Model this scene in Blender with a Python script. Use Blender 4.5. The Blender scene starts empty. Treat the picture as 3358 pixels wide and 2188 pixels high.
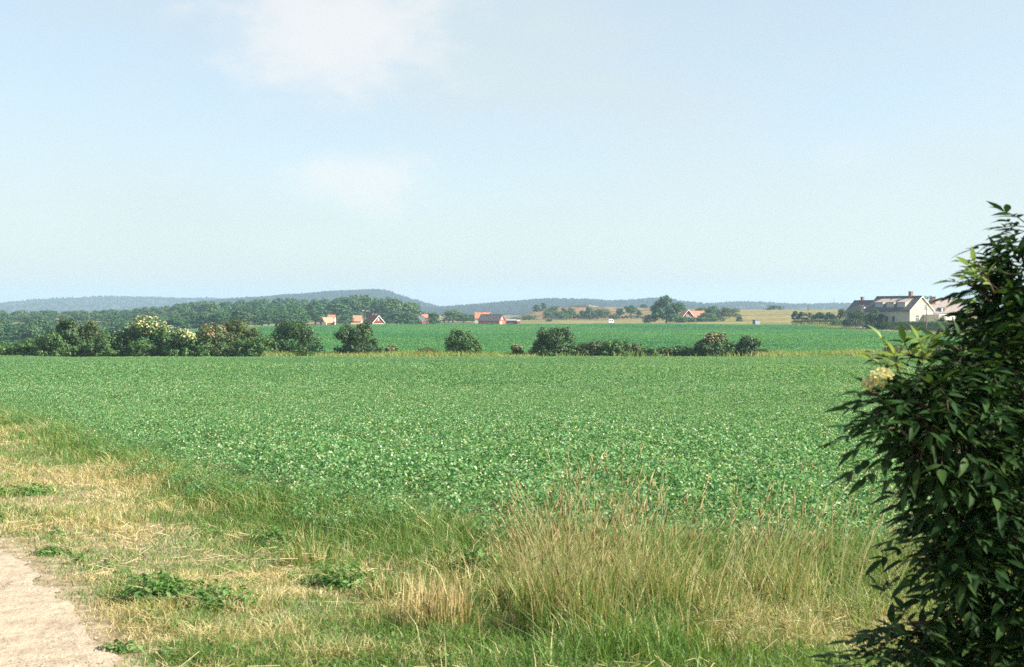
import bpy, math, random
import numpy as np
from mathutils import Vector, Matrix

# ------------------------------------------------------------------ camera, sky, sun, exposure
sc = bpy.context.scene
COL = sc.collection
F, CX, CY, HZ = 4197.0, 1679.0, 1094.0, 1020.0      # photograph: focal length, centre and horizon row in its pixels
EZ = 1.7                                            # eye height above the ground at the camera
PITCH = math.atan((CY - HZ) / F)
cam = bpy.data.cameras.new('camera'); camo = bpy.data.objects.new('camera', cam); COL.objects.link(camo)
camo.location = (0, 0, EZ); camo.rotation_euler = (math.radians(90) - PITCH, 0, 0)
cam.sensor_width = 36; cam.lens = 36 * F / 3358; cam.clip_start = 0.05; cam.clip_end = 40000
cam.dof.use_dof = True; cam.dof.focus_distance = 45; cam.dof.aperture_fstop = 8
sc.camera = camo

SUN_EL, SUN_AZ = 34.0, 103.0          # azimuth clockwise from the view direction (+Y)
sd = Vector((math.sin(math.radians(SUN_AZ)) * math.cos(math.radians(SUN_EL)),
             math.cos(math.radians(SUN_AZ)) * math.cos(math.radians(SUN_EL)), math.sin(math.radians(SUN_EL))))
sl = bpy.data.lights.new('sun', 'SUN'); sl.energy = 5.0; sl.angle = math.radians(0.55); sl.color = (1.0, 0.93, 0.80)
so = bpy.data.objects.new('sun', sl); COL.objects.link(so); so.rotation_euler = sd.to_track_quat('Z', 'Y').to_euler()
so.location = (200, -40, 150)

w = bpy.data.worlds.new('World'); sc.world = w; w.use_nodes = True
wn, wl = w.node_tree.nodes, w.node_tree.links
wn.clear()
def N(nodes, t, **kw):
    n = nodes.new(t)
    for k, v in kw.items(): setattr(n, k, v)
    return n
wout = N(wn, 'ShaderNodeOutputWorld'); bg = N(wn, 'ShaderNodeBackground'); bg.inputs['Strength'].default_value = 0.098
sky = N(wn, 'ShaderNodeTexSky'); sky.sky_type = 'NISHITA'; sky.sun_disc = False
sky.sun_elevation = math.radians(SUN_EL); sky.sun_rotation = math.radians(SUN_AZ)
sky.altitude = 0; sky.air_density = 1.0; sky.dust_density = 1.4; sky.ozone_density = 1.6
tc = N(wn, 'ShaderNodeTexCoord')
def pdir(px, py):
    f = Vector((0, math.cos(PITCH), -math.sin(PITCH))); up = Vector((0, math.sin(PITCH), math.cos(PITCH)))
    return (f + Vector((1, 0, 0)) * ((px - CX) / F) + up * ((CY - py) / F)).normalized()
def wmath(op, a, b=None, c=None, clamp=False):
    n = N(wn, 'ShaderNodeMath', operation=op); n.use_clamp = clamp
    for i, v in enumerate((a, b, c)):
        if v is None: continue
        if isinstance(v, (int, float)): n.inputs[i].default_value = v
        else: wl.new(v, n.inputs[i])
    return n.outputs[0]
def wnoise(scale, stretch, detail=5, rough=0.55):
    mp = N(wn, 'ShaderNodeMapping'); mp.inputs['Scale'].default_value = stretch; wl.new(tc.outputs['Generated'], mp.inputs['Vector'])
    n = N(wn, 'ShaderNodeTexNoise'); n.inputs['Scale'].default_value = scale; n.inputs['Detail'].default_value = detail
    n.inputs['Roughness'].default_value = rough; wl.new(mp.outputs[0], n.inputs['Vector']); return n.outputs['Fac']
nz = wnoise(19, (1, 1, 1.8), 7, .6); nz2 = wnoise(3.2, (1, 1, 2.4), 4)
# soft cumulus puffs all round the sky; the two the photograph shows and others like them
puffs = [(1120, 100, .088, .050, .72), (1195, 590, .052, .026, .62), (2010, -900, .05, .03, .5), (-2500, 300, .06, .03, .5),
         (5800, 200, .05, .03, .5), (900, -1900, .06, .04, .5), (-700, -700, .05, .03, .5), (2800, 520, .022, .012, .16)]
tot = None
for (px, py, rx, rz, a) in puffs:
    d = pdir(px, py)
    mp = N(wn, 'ShaderNodeMapping'); s = (1 / rx, 1 / rx, 1 / rz)
    mp.inputs['Scale'].default_value = s; mp.inputs['Location'].default_value = (-d.x * s[0], -d.y * s[1], -d.z * s[2])
    wl.new(tc.outputs['Generated'], mp.inputs['Vector'])
    ln = N(wn, 'ShaderNodeVectorMath', operation='LENGTH'); wl.new(mp.outputs[0], ln.inputs[0])
    r = wmath('ADD', ln.outputs['Value'], wmath('MULTIPLY', wmath('SUBTRACT', nz, 0.5), 2.2))
    ms = N(wn, 'ShaderNodeMapRange'); ms.interpolation_type = 'SMOOTHERSTEP'; wl.new(r, ms.inputs['Value'])
    ms.inputs['From Min'].default_value = 1.55; ms.inputs['From Max'].default_value = 0.0
    ms.inputs['To Min'].default_value = 0; ms.inputs['To Max'].default_value = a
    tot = ms.outputs[0] if tot is None else wmath('MAXIMUM', tot, ms.outputs[0])
veil = N(wn, 'ShaderNodeMapRange'); wl.new(nz2, veil.inputs['Value'])
veil.inputs['From Min'].default_value = .35; veil.inputs['From Max'].default_value = .75
veil.inputs['To Min'].default_value = .45; veil.inputs['To Max'].default_value = .85
m1 = N(wn, 'ShaderNodeMix', data_type='RGBA'); wl.new(veil.outputs[0], m1.inputs['Factor'])
wl.new(sky.outputs[0], m1.inputs['A']); m1.inputs['B'].default_value = (3.12, 3.48, 3.42, 1)
m2 = N(wn, 'ShaderNodeMix', data_type='RGBA'); wl.new(tot, m2.inputs['Factor'])
wl.new(m1.outputs['Result'], m2.inputs['A']); m2.inputs['B'].default_value = (4.15, 4.08, 3.98, 1)
wl.new(m2.outputs['Result'], bg.inputs['Color']); wl.new(bg.outputs[0], wout.inputs['Surface'])

vs = sc.view_settings
vs.view_transform = 'Standard'; vs.look = 'None'; vs.gamma = 1; vs.exposure = 1.25; vs.use_curve_mapping = False
sc.cycles.max_bounces = 6; sc.cycles.diffuse_bounces = 3; sc.cycles.transmission_bounces = 3
sc.cycles.volume_bounces = 1; sc.cycles.use_denoising = False

# ------------------------------------------------------------------ helpers
rng = np.random.default_rng(7); random.seed(7)
def P(px, py, Y):
    """the point at forward depth Y seen at a pixel"""
    d = pdir(px, py); k = Y / d.y
    return Vector((d.x * k, Y, EZ + d.z * k))
def zr(py, Y): return P(CX, py, Y).z

def tag(o, label=None, cat=None, group=None, kind=None):
    if label: o['label'] = label
    if cat: o['category'] = cat
    if group: o['group'] = group
    if kind: o['kind'] = kind
    return o
def empty(name, loc=(0, 0, 0), rz=0.0):
    o = bpy.data.objects.new(name, None); COL.objects.link(o); o.location = loc; o.rotation_euler = (0, 0, rz); o.empty_display_size = .2
    return o
def link(name, me, mats=None, parent=None):
    o = bpy.data.objects.new(name, me); COL.objects.link(o)
    if mats is not None:
        for m in (mats if isinstance(mats, (list, tuple)) else [mats]): me.materials.append(m)
    if parent is not None: o.parent = parent
    return o
def arr_mesh(name, V, faces, smooth=False):
    """faces: list of (M,k) index arrays"""
    me = bpy.data.meshes.new(name); V = np.asarray(V, dtype=np.float32)
    me.vertices.add(len(V)); me.vertices.foreach_set('co', V.ravel())
    lt = np.concatenate([np.full(len(f), f.shape[1], dtype=np.int32) for f in faces])
    li = np.concatenate([f.ravel() for f in faces]).astype(np.int32)
    me.loops.add(len(li)); me.loops.foreach_set('vertex_index', li)
    ls = np.concatenate([[0], np.cumsum(lt)[:-1]]).astype(np.int32)
    me.polygons.add(len(lt)); me.polygons.foreach_set('loop_start', ls); me.polygons.foreach_set('loop_total', lt)
    if smooth: me.polygons.foreach_set('use_smooth', np.ones(len(lt), dtype=bool))
    me.update(calc_edges=True); return me
class MB:
    def __init__(s): s.v = []; s.f = []
    def add(s, vs, fs):
        o = len(s.v); s.v += [tuple(v) for v in vs]; s.f += [tuple(i + o for i in f) for f in fs]; return s
    def box(s, x0, x1, y0, y1, z0, z1):
        return s.add([(x0,y0,z0),(x1,y0,z0),(x1,y1,z0),(x0,y1,z0),(x0,y0,z1),(x1,y0,z1),(x1,y1,z1),(x0,y1,z1)],
                     [(3,2,1,0),(4,5,6,7),(0,1,5,4),(1,2,6,5),(2,3,7,6),(3,0,4,7)])
    def prism(s, poly, axis, a, b):
        """poly of 2d points swept along an axis ('x' or 'y') from a to b"""
        n = len(poly); g = (lambda p, t: (t, p[0], p[1])) if axis == 'x' else (lambda p, t: (p[0], t, p[1]))
        return s.add([g(p, a) for p in poly] + [g(p, b) for p in poly],
                     [tuple(range(n)), tuple(range(2*n-1, n-1, -1))] + [(i, i+n, (i+1) % n + n, (i+1) % n) for i in range(n)])
    def tube(s, pts, radii, n=6):
        pts = [Vector(p) for p in pts]; rings = []
        for i, p in enumerate(pts):
            t = (pts[min(i+1, len(pts)-1)] - pts[max(i-1, 0)]).normalized()
            a = t.orthogonal().normalized(); b = t.cross(a)
            rings.append([p + (a * math.cos(2*math.pi*k/n) + b * math.sin(2*math.pi*k/n)) * radii[i] for k in range(n)])
        vs = [v for r in rings for v in r]; fs = []
        for i in range(len(pts)-1):
            for k in range(n):
                fs.append((i*n+k, i*n+(k+1) % n, (i+1)*n+(k+1) % n, (i+1)*n+k))
        fs.append(tuple(range(n-1, -1, -1))); fs.append(tuple((len(pts)-1)*n+k for k in range(n)))
        return s.add(vs, fs)
    def build(s, name, mat, parent=None, smooth=False):
        me = bpy.data.meshes.new(name); me.from_pydata(s.v, [], s.f); me.update()
        import bmesh
        bm = bmesh.new(); bm.from_mesh(me); bmesh.ops.recalc_face_normals(bm, faces=bm.faces); bm.to_mesh(me); bm.free()
        if smooth:
            for p in me.polygons: p.use_smooth = True
        return link(name, me, mat, parent)

# ---- materials
def mat_new(name):
    m = bpy.data.materials.new(name); m.use_nodes = True; nt = m.node_tree; nt.nodes.clear(); return m, nt.nodes, nt.links
def ramp(nd, stops):
    r = N(nd, 'ShaderNodeValToRGB'); e = r.color_ramp.elements
    while len(e) < len(stops): e.new(0.5)
    for i, (p, c) in enumerate(stops): e[i].position = p; e[i].color = (*c, 1)
    return r
def leaf_mat(name, stops, trans=0.3, rough=0.5, patch=None, pscale=0.3, spec=0.3, tcol=1.0):
    """random colour per leaf + clump scale colour change + some light through the leaf"""
    m, nd, lk = mat_new(name)
    g = N(nd, 'ShaderNodeNewGeometry'); r = ramp(nd, stops); lk.new(g.outputs['Random Per Island'], r.inputs[0]); col = r.outputs[0]
    if patch:
        t = N(nd, 'ShaderNodeTexNoise'); t.inputs['Scale'].default_value = pscale; t.inputs['Detail'].default_value = 3
        lk.new(g.outputs['Position'], t.inputs['Vector'])
        mr = N(nd, 'ShaderNodeMapRange'); lk.new(t.outputs['Fac'], mr.inputs[0]); mr.inputs['From Min'].default_value = .38; mr.inputs['From Max'].default_value = .66
        mx = N(nd, 'ShaderNodeMix', data_type='RGBA', blend_type='MULTIPLY'); lk.new(mr.outputs[0], mx.inputs['Factor'])
        lk.new(col, mx.inputs['A']); mx.inputs['B'].default_value = (*patch, 1); col = mx.outputs['Result']
    b = N(nd, 'ShaderNodeBsdfPrincipled'); b.inputs['Roughness'].default_value = rough; b.inputs['Specular IOR Level'].default_value = spec
    lk.new(col, b.inputs['Base Color'])
    tr = N(nd, 'ShaderNodeBsdfTranslucent')
    tm = N(nd, 'ShaderNodeMix', data_type='RGBA', blend_type='MULTIPLY'); tm.inputs['Factor'].default_value = 1
    lk.new(col, tm.inputs['A']); tm.inputs['B'].default_value = (1.25*tcol, 1.15*tcol, .6*tcol, 1); lk.new(tm.outputs['Result'], tr.inputs['Color'])
    mix = N(nd, 'ShaderNodeMixShader'); mix.inputs[0].default_value = trans; lk.new(b.outputs[0], mix.inputs[1]); lk.new(tr.outputs[0], mix.inputs[2])
    o = N(nd, 'ShaderNodeOutputMaterial'); lk.new(mix.outputs[0], o.inputs['Surface']); return m
def surf_mat(name, c1, c2, scale=2.0, rough=0.85, bump=0.0, stretch=(1, 1, 1), wave=None, c3=None, lo=.35, hi=.65, spec=0.3):
    m, nd, lk = mat_new(name)
    t = N(nd, 'ShaderNodeTexCoord'); mp = N(nd, 'ShaderNodeMapping'); mp.inputs['Scale'].default_value = stretch; lk.new(t.outputs['Object'], mp.inputs[0])
    n = N(nd, 'ShaderNodeTexNoise'); n.inputs['Scale'].default_value = scale; n.inputs['Detail'].default_value = 8; n.inputs['Roughness'].default_value = .65
    lk.new(mp.outputs[0], n.inputs['Vector'])
    r = ramp(nd, [(lo, c1), (hi, c2)] if c3 is None else [(lo, c1), ((lo+hi)/2, c3), (hi, c2)]); lk.new(n.outputs['Fac'], r.inputs[0])
    b = N(nd, 'ShaderNodeBsdfPrincipled'); b.inputs['Roughness'].default_value = rough; b.inputs['Specular IOR Level'].default_value = spec
    lk.new(r.outputs[0], b.inputs['Base Color'])
    h = n.outputs['Fac']
    if wave:
        wv = N(nd, 'ShaderNodeTexWave'); wv.bands_direction = wave[1]; wv.inputs['Scale'].default_value = wave[0]; wv.inputs['Distortion'].default_value = .6
        lk.new(t.outputs['Object'], wv.inputs['Vector']); h = wv.outputs['Fac']
    if bump:
        bp = N(nd, 'ShaderNodeBump'); bp.inputs['Strength'].default_value = bump; bp.inputs['Distance'].default_value = .1
        lk.new(h, bp.inputs['Height']); lk.new(bp.outputs[0], b.inputs['Normal'])
    o = N(nd, 'ShaderNodeOutputMaterial'); lk.new(b.outputs[0], o.inputs['Surface']); return m
def glass_mat(name, c):
    m, nd, lk = mat_new(name); b = N(nd, 'ShaderNodeBsdfPrincipled'); b.inputs['Base Color'].default_value = (*c, 1)
    b.inputs['Roughness'].default_value = .08; b.inputs['Specular IOR Level'].default_value = .6
    o = N(nd, 'ShaderNodeOutputMaterial'); lk.new(b.outputs[0], o.inputs['Surface']); return m

M = {}
M['bark'] = surf_mat('bark', (.05, .035, .025), (.11, .085, .06), 6, .9, .4)
M['pea'] = leaf_mat('pea_leaf', [(0, (.040, .155, .060)), (.4, (.112, .290, .104)), (.75, (.205, .385, .156)), (1, (.43, .51, .30))], .40, .55, (.78, .88, .95), .035, .3)
M['pea_far'] = leaf_mat('pea_leaf_far', [(0, (.060, .200, .082)), (.6, (.124, .312, .116)), (1, (.200, .388, .152))], .40, .55, (.58, .78, .95), .012, .25)
M['pea_flower'] = leaf_mat('pea_flower', [(0, (.46, .52, .30)), (1, (.72, .72, .54))], .3)
M['green_grass'] = leaf_mat('green_grass', [(0, (.065, .150, .030)), (.5, (.135, .250, .055)), (1, (.24, .34, .10))], .35, .45, (.75, .85, .8), .8)
M['dry_grass'] = leaf_mat('dry_grass', [(0, (.30, .27, .11)), (.5, (.47, .42, .21)), (1, (.64, .58, .34))], .3, .5, (.90, .85, .72), .9)
M['straw'] = leaf_mat('straw', [(0, (.36, .27, .13)), (.6, (.55, .45, .24)), (1, (.66, .56, .34))], .15, .45)
M['seed'] = leaf_mat('seed_head', [(0, (.17, .11, .05)), (.5, (.34, .27, .12)), (1, (.52, .45, .22))], .25, .6)
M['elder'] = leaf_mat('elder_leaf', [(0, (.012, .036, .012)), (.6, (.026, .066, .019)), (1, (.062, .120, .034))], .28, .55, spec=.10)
M['elder_lit'] = leaf_mat('elder_lit_leaf', [(0, (.12, .22, .06)), (1, (.26, .37, .14))], .4, .4)  # sunlight on the outer shoots, painted in as a paler leaf colour
M['umbel'] = leaf_mat('umbel', [(0, (.52, .52, .26)), (1, (.74, .72, .44))], .45)
M['shrub'] = leaf_mat('shrub_leaf', [(0, (.040, .100, .028)), (.6, (.080, .172, .048)), (1, (.150, .245, .080))], .28, .5, (.8, .82, .8), .5)
M['shrub_dark'] = leaf_mat('shrub_leaf_dark', [(0, (.026, .064, .020)), (.6, (.052, .112, .034)), (1, (.108, .175, .060))], .24, .5, (.85, .8, .8), .5)
M['shrub_olive'] = leaf_mat('shrub_leaf_olive', [(0, (.045, .085, .026)), (.5, (.085, .132, .044)), (1, (.15, .19, .07))], .25, .6, (.95, .85, .8), .5)
M['shrub_brown'] = leaf_mat('shrub_leaf_brown', [(0, (.055, .065, .028)), (.5, (.105, .105, .048)), (1, (.21, .18, .09))], .2, .7)
M['blossom'] = leaf_mat('blossom', [(0, (.28, .28, .10)), (.6, (.48, .44, .20)), (1, (.68, .62, .36))], .25)
M['blossom_old'] = leaf_mat('old_blossom', [(0, (.18, .13, .06)), (1, (.42, .31, .17))], .2)
M['wood'] = leaf_mat('wood_leaf', [(0, (.024, .078, .026)), (.6, (.052, .136, .042)), (1, (.100, .200, .066))], .2, .6, (.72, .80, .85), .05)
M['wood_pale'] = leaf_mat('wood_leaf_pale', [(0, (.045, .105, .034)), (.6, (.078, .160, .048)), (1, (.125, .215, .070))], .2, .6, (.8, .82, .85), .05)
M['hill_leaf'] = leaf_mat('hill_leaf', [(0, (.018, .040, .024)), (1, (.038, .062, .032))], .1, .8)
M['verge'] = leaf_mat('verge_dry', [(0, (.15, .21, .06)), (.5, (.31, .32, .11)), (1, (.50, .44, .19))], .35, .6, (.55, .85, .5), .16)

# ------------------------------------------------------------------ terrain
PXC = np.array([-4000, -300, 0, 400, 840, 1200, 1500, 1650, 1700, 1750, 1850, 2000, 2200, 2400, 2600, 2800, 3000, 3200, 3500, 7000.])
UC = (PXC - CX) / F
YR = np.array([170, 330, 450, 560, 700, 800, 900, 1000, 1150, 2000, 6500.])
PYT = {
 560:  [1124,1124,1122,1106,1073,1066,1066,1066,1066,1066,1065,1064,1064,1066,1066,1060,1056,1056,1056,1056],
 700:  [1100,1100,1098,1084,1068,1068,1068,1067,1067,1066,1062,1061,1057,1050,1045,1038,1036,1036,1036,1036],
 800:  [1075,1075,1072,1066,1058,1056,1056,1057,1058,1058,1056,1056,1050,1034,1030,1024,1022,1022,1022,1022],
 900:  [1060,1060,1060,1050,1044,1044,1048,1050,1049,1048,1047,1047,1040,1022,1019,1016,1014,1014,1014,1014],
 1000: [1050,1050,1048,1040,1036,1040,1046,1049,1036,1020,1008,1007,1012,1015,1016,1014,1012,1012,1012,1012],
 1150: [1042,1042,1040,1036,1034,1040,1044,1046,1040,1030,1022,1022,1022,1022,1022,1022,1022,1022,1022,1022]}
ZT = np.zeros((len(YR), len(UC)))
ZT[0] = -6.5
ZT[1] = np.interp(PXC, [-4000, 0, 400, 840, 1200, 2700, 2950, 7000], [-11, -10.2, -9.3, -6.8, -6.5, -6.4, -5.75, -5.6])
ZT[2] = np.interp(PXC, [-4000, 0, 400, 840, 1200, 2500, 2800, 2950, 7000], [-13.5, -12.2, -10.6, -7.1, -6.4, -6.2, -5.5, -5.2, -4.8])
for i, y in enumerate(YR):
    if y in PYT: ZT[i] = -(np.array(PYT[y]) - 1020) * y / F
ZT[-2] = -8; ZT[-1] = -10
def TZ(X, Y):
    """ground height (world z)"""
    X = np.asarray(X, float); Y = np.asarray(Y, float)
    near = -1.7 - 4.8 * np.clip((Y - 5) / 165, 0, 1)
    u = np.clip(X / np.maximum(Y, 1), UC[0], UC[-1]); Yc = np.clip(Y, YR[0], YR[-1])
    i = np.clip(np.searchsorted(YR, Yc) - 1, 0, len(YR)-2); j = np.clip(np.searchsorted(UC, u) - 1, 0, len(UC)-2)
    a = (Yc - YR[i]) / (YR[i+1] - YR[i]); b = (u - UC[j]) / (UC[j+1] - UC[j])
    far = (ZT[i, j] * (1-b) + ZT[i, j+1] * b) * (1-a) + (ZT[i+1, j] * (1-b) + ZT[i+1, j+1] * b) * a
    und = 0.45 * np.sin(Y / 38.0 + .004 * X) * np.clip((Y - 200) / 60, 0, 1) * np.clip((540 - Y) / 80, 0, 1)
    und2 = 0.26 * np.sin(Y / 9.0 + .03 * X + 1.0) * np.clip((Y - 35) / 20, 0, 1) * np.clip((168 - Y) / 30, 0, 1)
    return EZ + np.where(Y < 170, near + und2, far + und)
def T(x, y): return float(TZ(x, y))
def PG(px, Y):
    x = (px - CX) / F * Y; return Vector((x, Y, T(x, Y)))

def ground_mat():
    m, nd, lk = mat_new('ground')
    g = N(nd, 'ShaderNodeNewGeometry')
    def nz(scale, st=(1, 1, 1), det=6):
        mp = N(nd, 'ShaderNodeMapping'); mp.inputs['Scale'].default_value = st; lk.new(g.outputs['Position'], mp.inputs[0])
        n = N(nd, 'ShaderNodeTexNoise'); n.inputs['Scale'].default_value = scale; n.inputs['Detail'].default_value = det; lk.new(mp.outputs[0], n.inputs['Vector']); return n.outputs['Fac']
    far = ramp(nd, [(.34, (.075, .110, .032)), (.44, (.19, .17, .060)), (.55, (.27, .215, .09)), (.68, (.17, .120, .055))]); lk.new(nz(.012, (1, 2.6, 3)), far.inputs[0])
    fine = ramp(nd, [(.3, (.5, .5, .5)), (.7, (1.3, 1.3, 1.3))]); lk.new(nz(.35), fine.inputs[0])
    mx = N(nd, 'ShaderNodeMix', data_type='RGBA', blend_type='MULTIPLY'); mx.inputs['Factor'].default_value = 1
    lk.new(far.outputs[0], mx.inputs['A']); lk.new(fine.outputs[0], mx.inputs['B'])
    near = ramp(nd, [(.3, (.17, .13, .075)), (.5, (.28, .225, .145)), (.7, (.38, .31, .22))]); lk.new(nz(9), near.inputs[0])
    sx = N(nd, 'ShaderNodeSeparateXYZ'); lk.new(g.outputs['Position'], sx.inputs[0])
    mr = N(nd, 'ShaderNodeMapRange'); lk.new(sx.outputs['Y'], mr.inputs[0]); mr.inputs['From Min'].default_value = 60; mr.inputs['From Max'].default_value = 160
    # the mound carries rusty heath grass
    def step(sock, a, b_):
        r_ = N(nd, 'ShaderNodeMapRange'); r_.interpolation_type = 'SMOOTHSTEP'; lk.new(sock, r_.inputs[0]); r_.inputs['From Min'].default_value = a; r_.inputs['From Max'].default_value = b_; return r_.outputs[0]
    def mul(a, b_):
        q = N(nd, 'ShaderNodeMath', operation='MULTIPLY'); lk.new(a, q.inputs[0]); lk.new(b_, q.inputs[1]); return q.outputs[0]
    mk = mul(mul(step(sx.outputs['Y'], 885, 905), step(sx.outputs['X'], -30, 0)), step(sx.outputs['X'], 150, 110))
    heath = ramp(nd, [(.36, (.085, .085, .035)), (.46, (.17, .115, .055)), (.56, (.24, .165, .080)), (.66, (.15, .070, .042))]); lk.new(nz(.10, (1, 1, 2)), heath.inputs[0])
    mh = N(nd, 'ShaderNodeMix', data_type='RGBA'); lk.new(mk, mh.inputs['Factor']); lk.new(mx.outputs['Result'], mh.inputs['A']); lk.new(heath.outputs[0], mh.inputs['B'])
    m2 = N(nd, 'ShaderNodeMix', data_type='RGBA'); lk.new(mr.outputs[0], m2.inputs['Factor']); lk.new(near.outputs[0], m2.inputs['A']); lk.new(mh.outputs['Result'], m2.inputs['B'])
    b = N(nd, 'ShaderNodeBsdfPrincipled'); b.inputs['Roughness'].default_value = .95; b.inputs['Specular IOR Level'].default_value = .1; lk.new(m2.outputs['Result'], b.inputs['Base Color'])
    bp = N(nd, 'ShaderNodeBump'); bp.inputs['Strength'].default_value = .5; bp.inputs['Distance'].default_value = .05; lk.new(nz(14), bp.inputs['Height']); lk.new(bp.outputs[0], b.inputs['Normal'])
    o = N(nd, 'ShaderNodeOutputMaterial'); lk.new(b.outputs[0], o.inputs['Surface']); return m
M['ground'] = ground_mat()

ul = np.unique(np.concatenate([np.linspace(UC[0], UC[-1], 50), np.linspace(-.6, .6, 140), UC]))
yl = np.unique(np.concatenate([[-60, -20, 0, 5], np.arange(10, 40, 5), np.arange(40, 180, 3), np.arange(180, 560, 9), np.arange(560, 1160, 20), [1300, 1600], YR, np.linspace(2000, 6500, 6)]))
UU, YY = np.meshgrid(ul, yl); XX = UU * np.maximum(YY, 45)
nr, ncn = UU.shape
idx = np.arange(nr * ncn).reshape(nr, ncn)
quads = np.stack([idx[:-1, :-1], idx[:-1, 1:], idx[1:, 1:], idx[1:, :-1]], -1).reshape(-1, 4)
gnd = link('ground', arr_mesh('ground', np.stack([XX, YY, TZ(XX, YY)], -1).reshape(-1, 3), [quads], True), M['ground']); tag(gnd, kind='structure')

# noise for numpy
_nt = rng.random((64, 64))
def vnoise(x, y, s):
    x = np.asarray(x) * s; y = np.asarray(y) * s
    xi = np.floor(x).astype(int); yi = np.floor(y).astype(int); fx = x - xi; fy = y - yi
    fx = fx*fx*(3-2*fx); fy = fy*fy*(3-2*fy); g = lambda a, b: _nt[a % 64, b % 64]
    return (g(xi, yi)*(1-fx) + g(xi+1, yi)*fx)*(1-fy) + (g(xi, yi+1)*(1-fx) + g(xi+1, yi+1)*fx)*fy

# ---- the field edge, the track edge (world x, y)
FE = np.array([(-160, 300), (-30, 62), (-14, 34), (-11.6, 29), (-7.05, 20.7), (-4.4, 15.8), (-2.8, 12.7), (-1.5, 11.0), (-.2, 9.7), (1, 9.0), (2.9, 8.7), (30, 8.4)])
def edgeY(x): return np.interp(x, FE[:, 0], FE[:, 1])
TE = np.array([(0, 1.0), (4, -.95), (6.24, -2.02), (7.19, -2.47), (7.98, -2.91), (9.09, -3.51), (9.77, -3.91), (13, -6), (30, -17.5), (80, -48)])
def trackX(y): return np.interp(y, TE[:, 0], TE[:, 1])

# ---- sandy track
def track():
    ys = np.concatenate([np.arange(0, 14, .07), np.arange(14, 80, 1.5)]); n = 64; V = []
    for y in ys:
        e = trackX(y) + .30 * (vnoise(y, 3.3, 1.6) - .5) + .16 * (vnoise(y, 9.1, 6.) - .5) + .07 * (vnoise(y, 2.1, 16.) - .5)
        for k in range(n):
            t = k / (n-1); x = e - 5.0 * (1 - t)
            rut = -.032*math.exp(-((e - x - .75)/.16)**2)
            V.append((x, y, T(x, y) + .008 + .028*min(1, (e - x)/.8) + rut*.6 + .012*(vnoise(x, y, 1.7) - .3) + .006*vnoise(x, y, 9.)))
    idx = np.arange(len(V)).reshape(-1, n); q = np.stack([idx[:-1, :-1], idx[:-1, 1:], idx[1:, 1:], idx[1:, :-1]], -1).reshape(-1, 4)
    m = surf_mat('sand', (.30, .235, .16), (.50, .41, .30), 5, .95, .7, c3=(.42, .335, .245), lo=.28, hi=.72)
    o = link('track', arr_mesh('track', V, [q], True), m); tag(o, kind='structure')
    # pebbles lying on it
    mb_v, mb_f = [], []
    for i in range(2600):
        y = rng.uniform(5.6, 12); d = rng.exponential(.5); x = trackX(y) - d + .1
        if d > 2.5: continue
        r = .003 + .010*rng.random()**3; z = T(x, y) + .012 + .028*min(1, max(d-.1, 0)/.8)
        vs = [(x + r*math.cos(a), y + r*math.sin(a)*.8, z) for a in np.linspace(0, 5.2, 5)] + [(x, y, z + r*.8)]
        o0 = len(mb_v); mb_v += vs; mb_f += [(o0+k, o0+(k+1) % 5, o0+5) for k in range(5)]
    o = link('pebbles', arr_mesh('pebbles', mb_v, [np.array(mb_f)]), surf_mat('pebble', (.18, .15, .13), (.42, .37, .32), 30)); 
    tag(o, 'small stones scattered on the sandy track', 'pebbles', kind='stuff')
track()

# ------------------------------------------------------------------ instanced ground cover
def gn_scatter(name, pts, rot, scl, idx, coll):
    me = bpy.data.meshes.new(name); me.vertices.add(len(pts)); me.vertices.foreach_set('co', np.asarray(pts, np.float32).ravel())
    for nm, a, t in (('rot', rot, 'FLOAT'), ('scl', scl, 'FLOAT'), ('idx', idx, 'INT')):
        at = me.attributes.new(nm, t, 'POINT'); at.data.foreach_set('value', np.asarray(a, np.int32 if t == 'INT' else np.float32))
    o = link(name, me)
    ng = bpy.data.node_groups.new(name, 'GeometryNodeTree')
    ng.interface.new_socket('Geometry', in_out='INPUT', socket_type='NodeSocketGeometry'); ng.interface.new_socket('Geometry', in_out='OUTPUT', socket_type='NodeSocketGeometry')
    nd, lk = ng.nodes, ng.links
    gi, go = nd.new('NodeGroupInput'), nd.new('NodeGroupOutput')
    ci = nd.new('GeometryNodeCollectionInfo'); ci.inputs['Collection'].default_value = coll; ci.inputs['Separate Children'].default_value = True; ci.inputs['Reset Children'].default_value = True
    ip = nd.new('GeometryNodeInstanceOnPoints'); ip.inputs['Pick Instance'].default_value = True
    def na(n, t):
        a = nd.new('GeometryNodeInputNamedAttribute'); a.data_type = t; a.inputs['Name'].default_value = n; return a.outputs['Attribute']
    cb = nd.new('ShaderNodeCombineXYZ'); lk.new(na('rot', 'FLOAT'), cb.inputs['Z'])
    lk.new(gi.outputs[0], ip.inputs['Points']); lk.new(ci.outputs[0], ip.inputs['Instance']); lk.new(na('idx', 'INT'), ip.inputs['Instance Index'])
    lk.new(cb.outputs[0], ip.inputs['Rotation']); lk.new(na('scl', 'FLOAT'), ip.inputs['Scale']); lk.new(ip.outputs[0], go.inputs[0])
    md = o.modifiers.new('scatter', 'NODES'); md.node_group = ng
    return o
def rand_dirs(n, r=rng):
    v = r.normal(size=(n, 3)); return v / np.linalg.norm(v, axis=1, keepdims=True)
def norm(v): return v / np.maximum(np.linalg.norm(v, axis=-1, keepdims=True), 1e-9)
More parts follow.
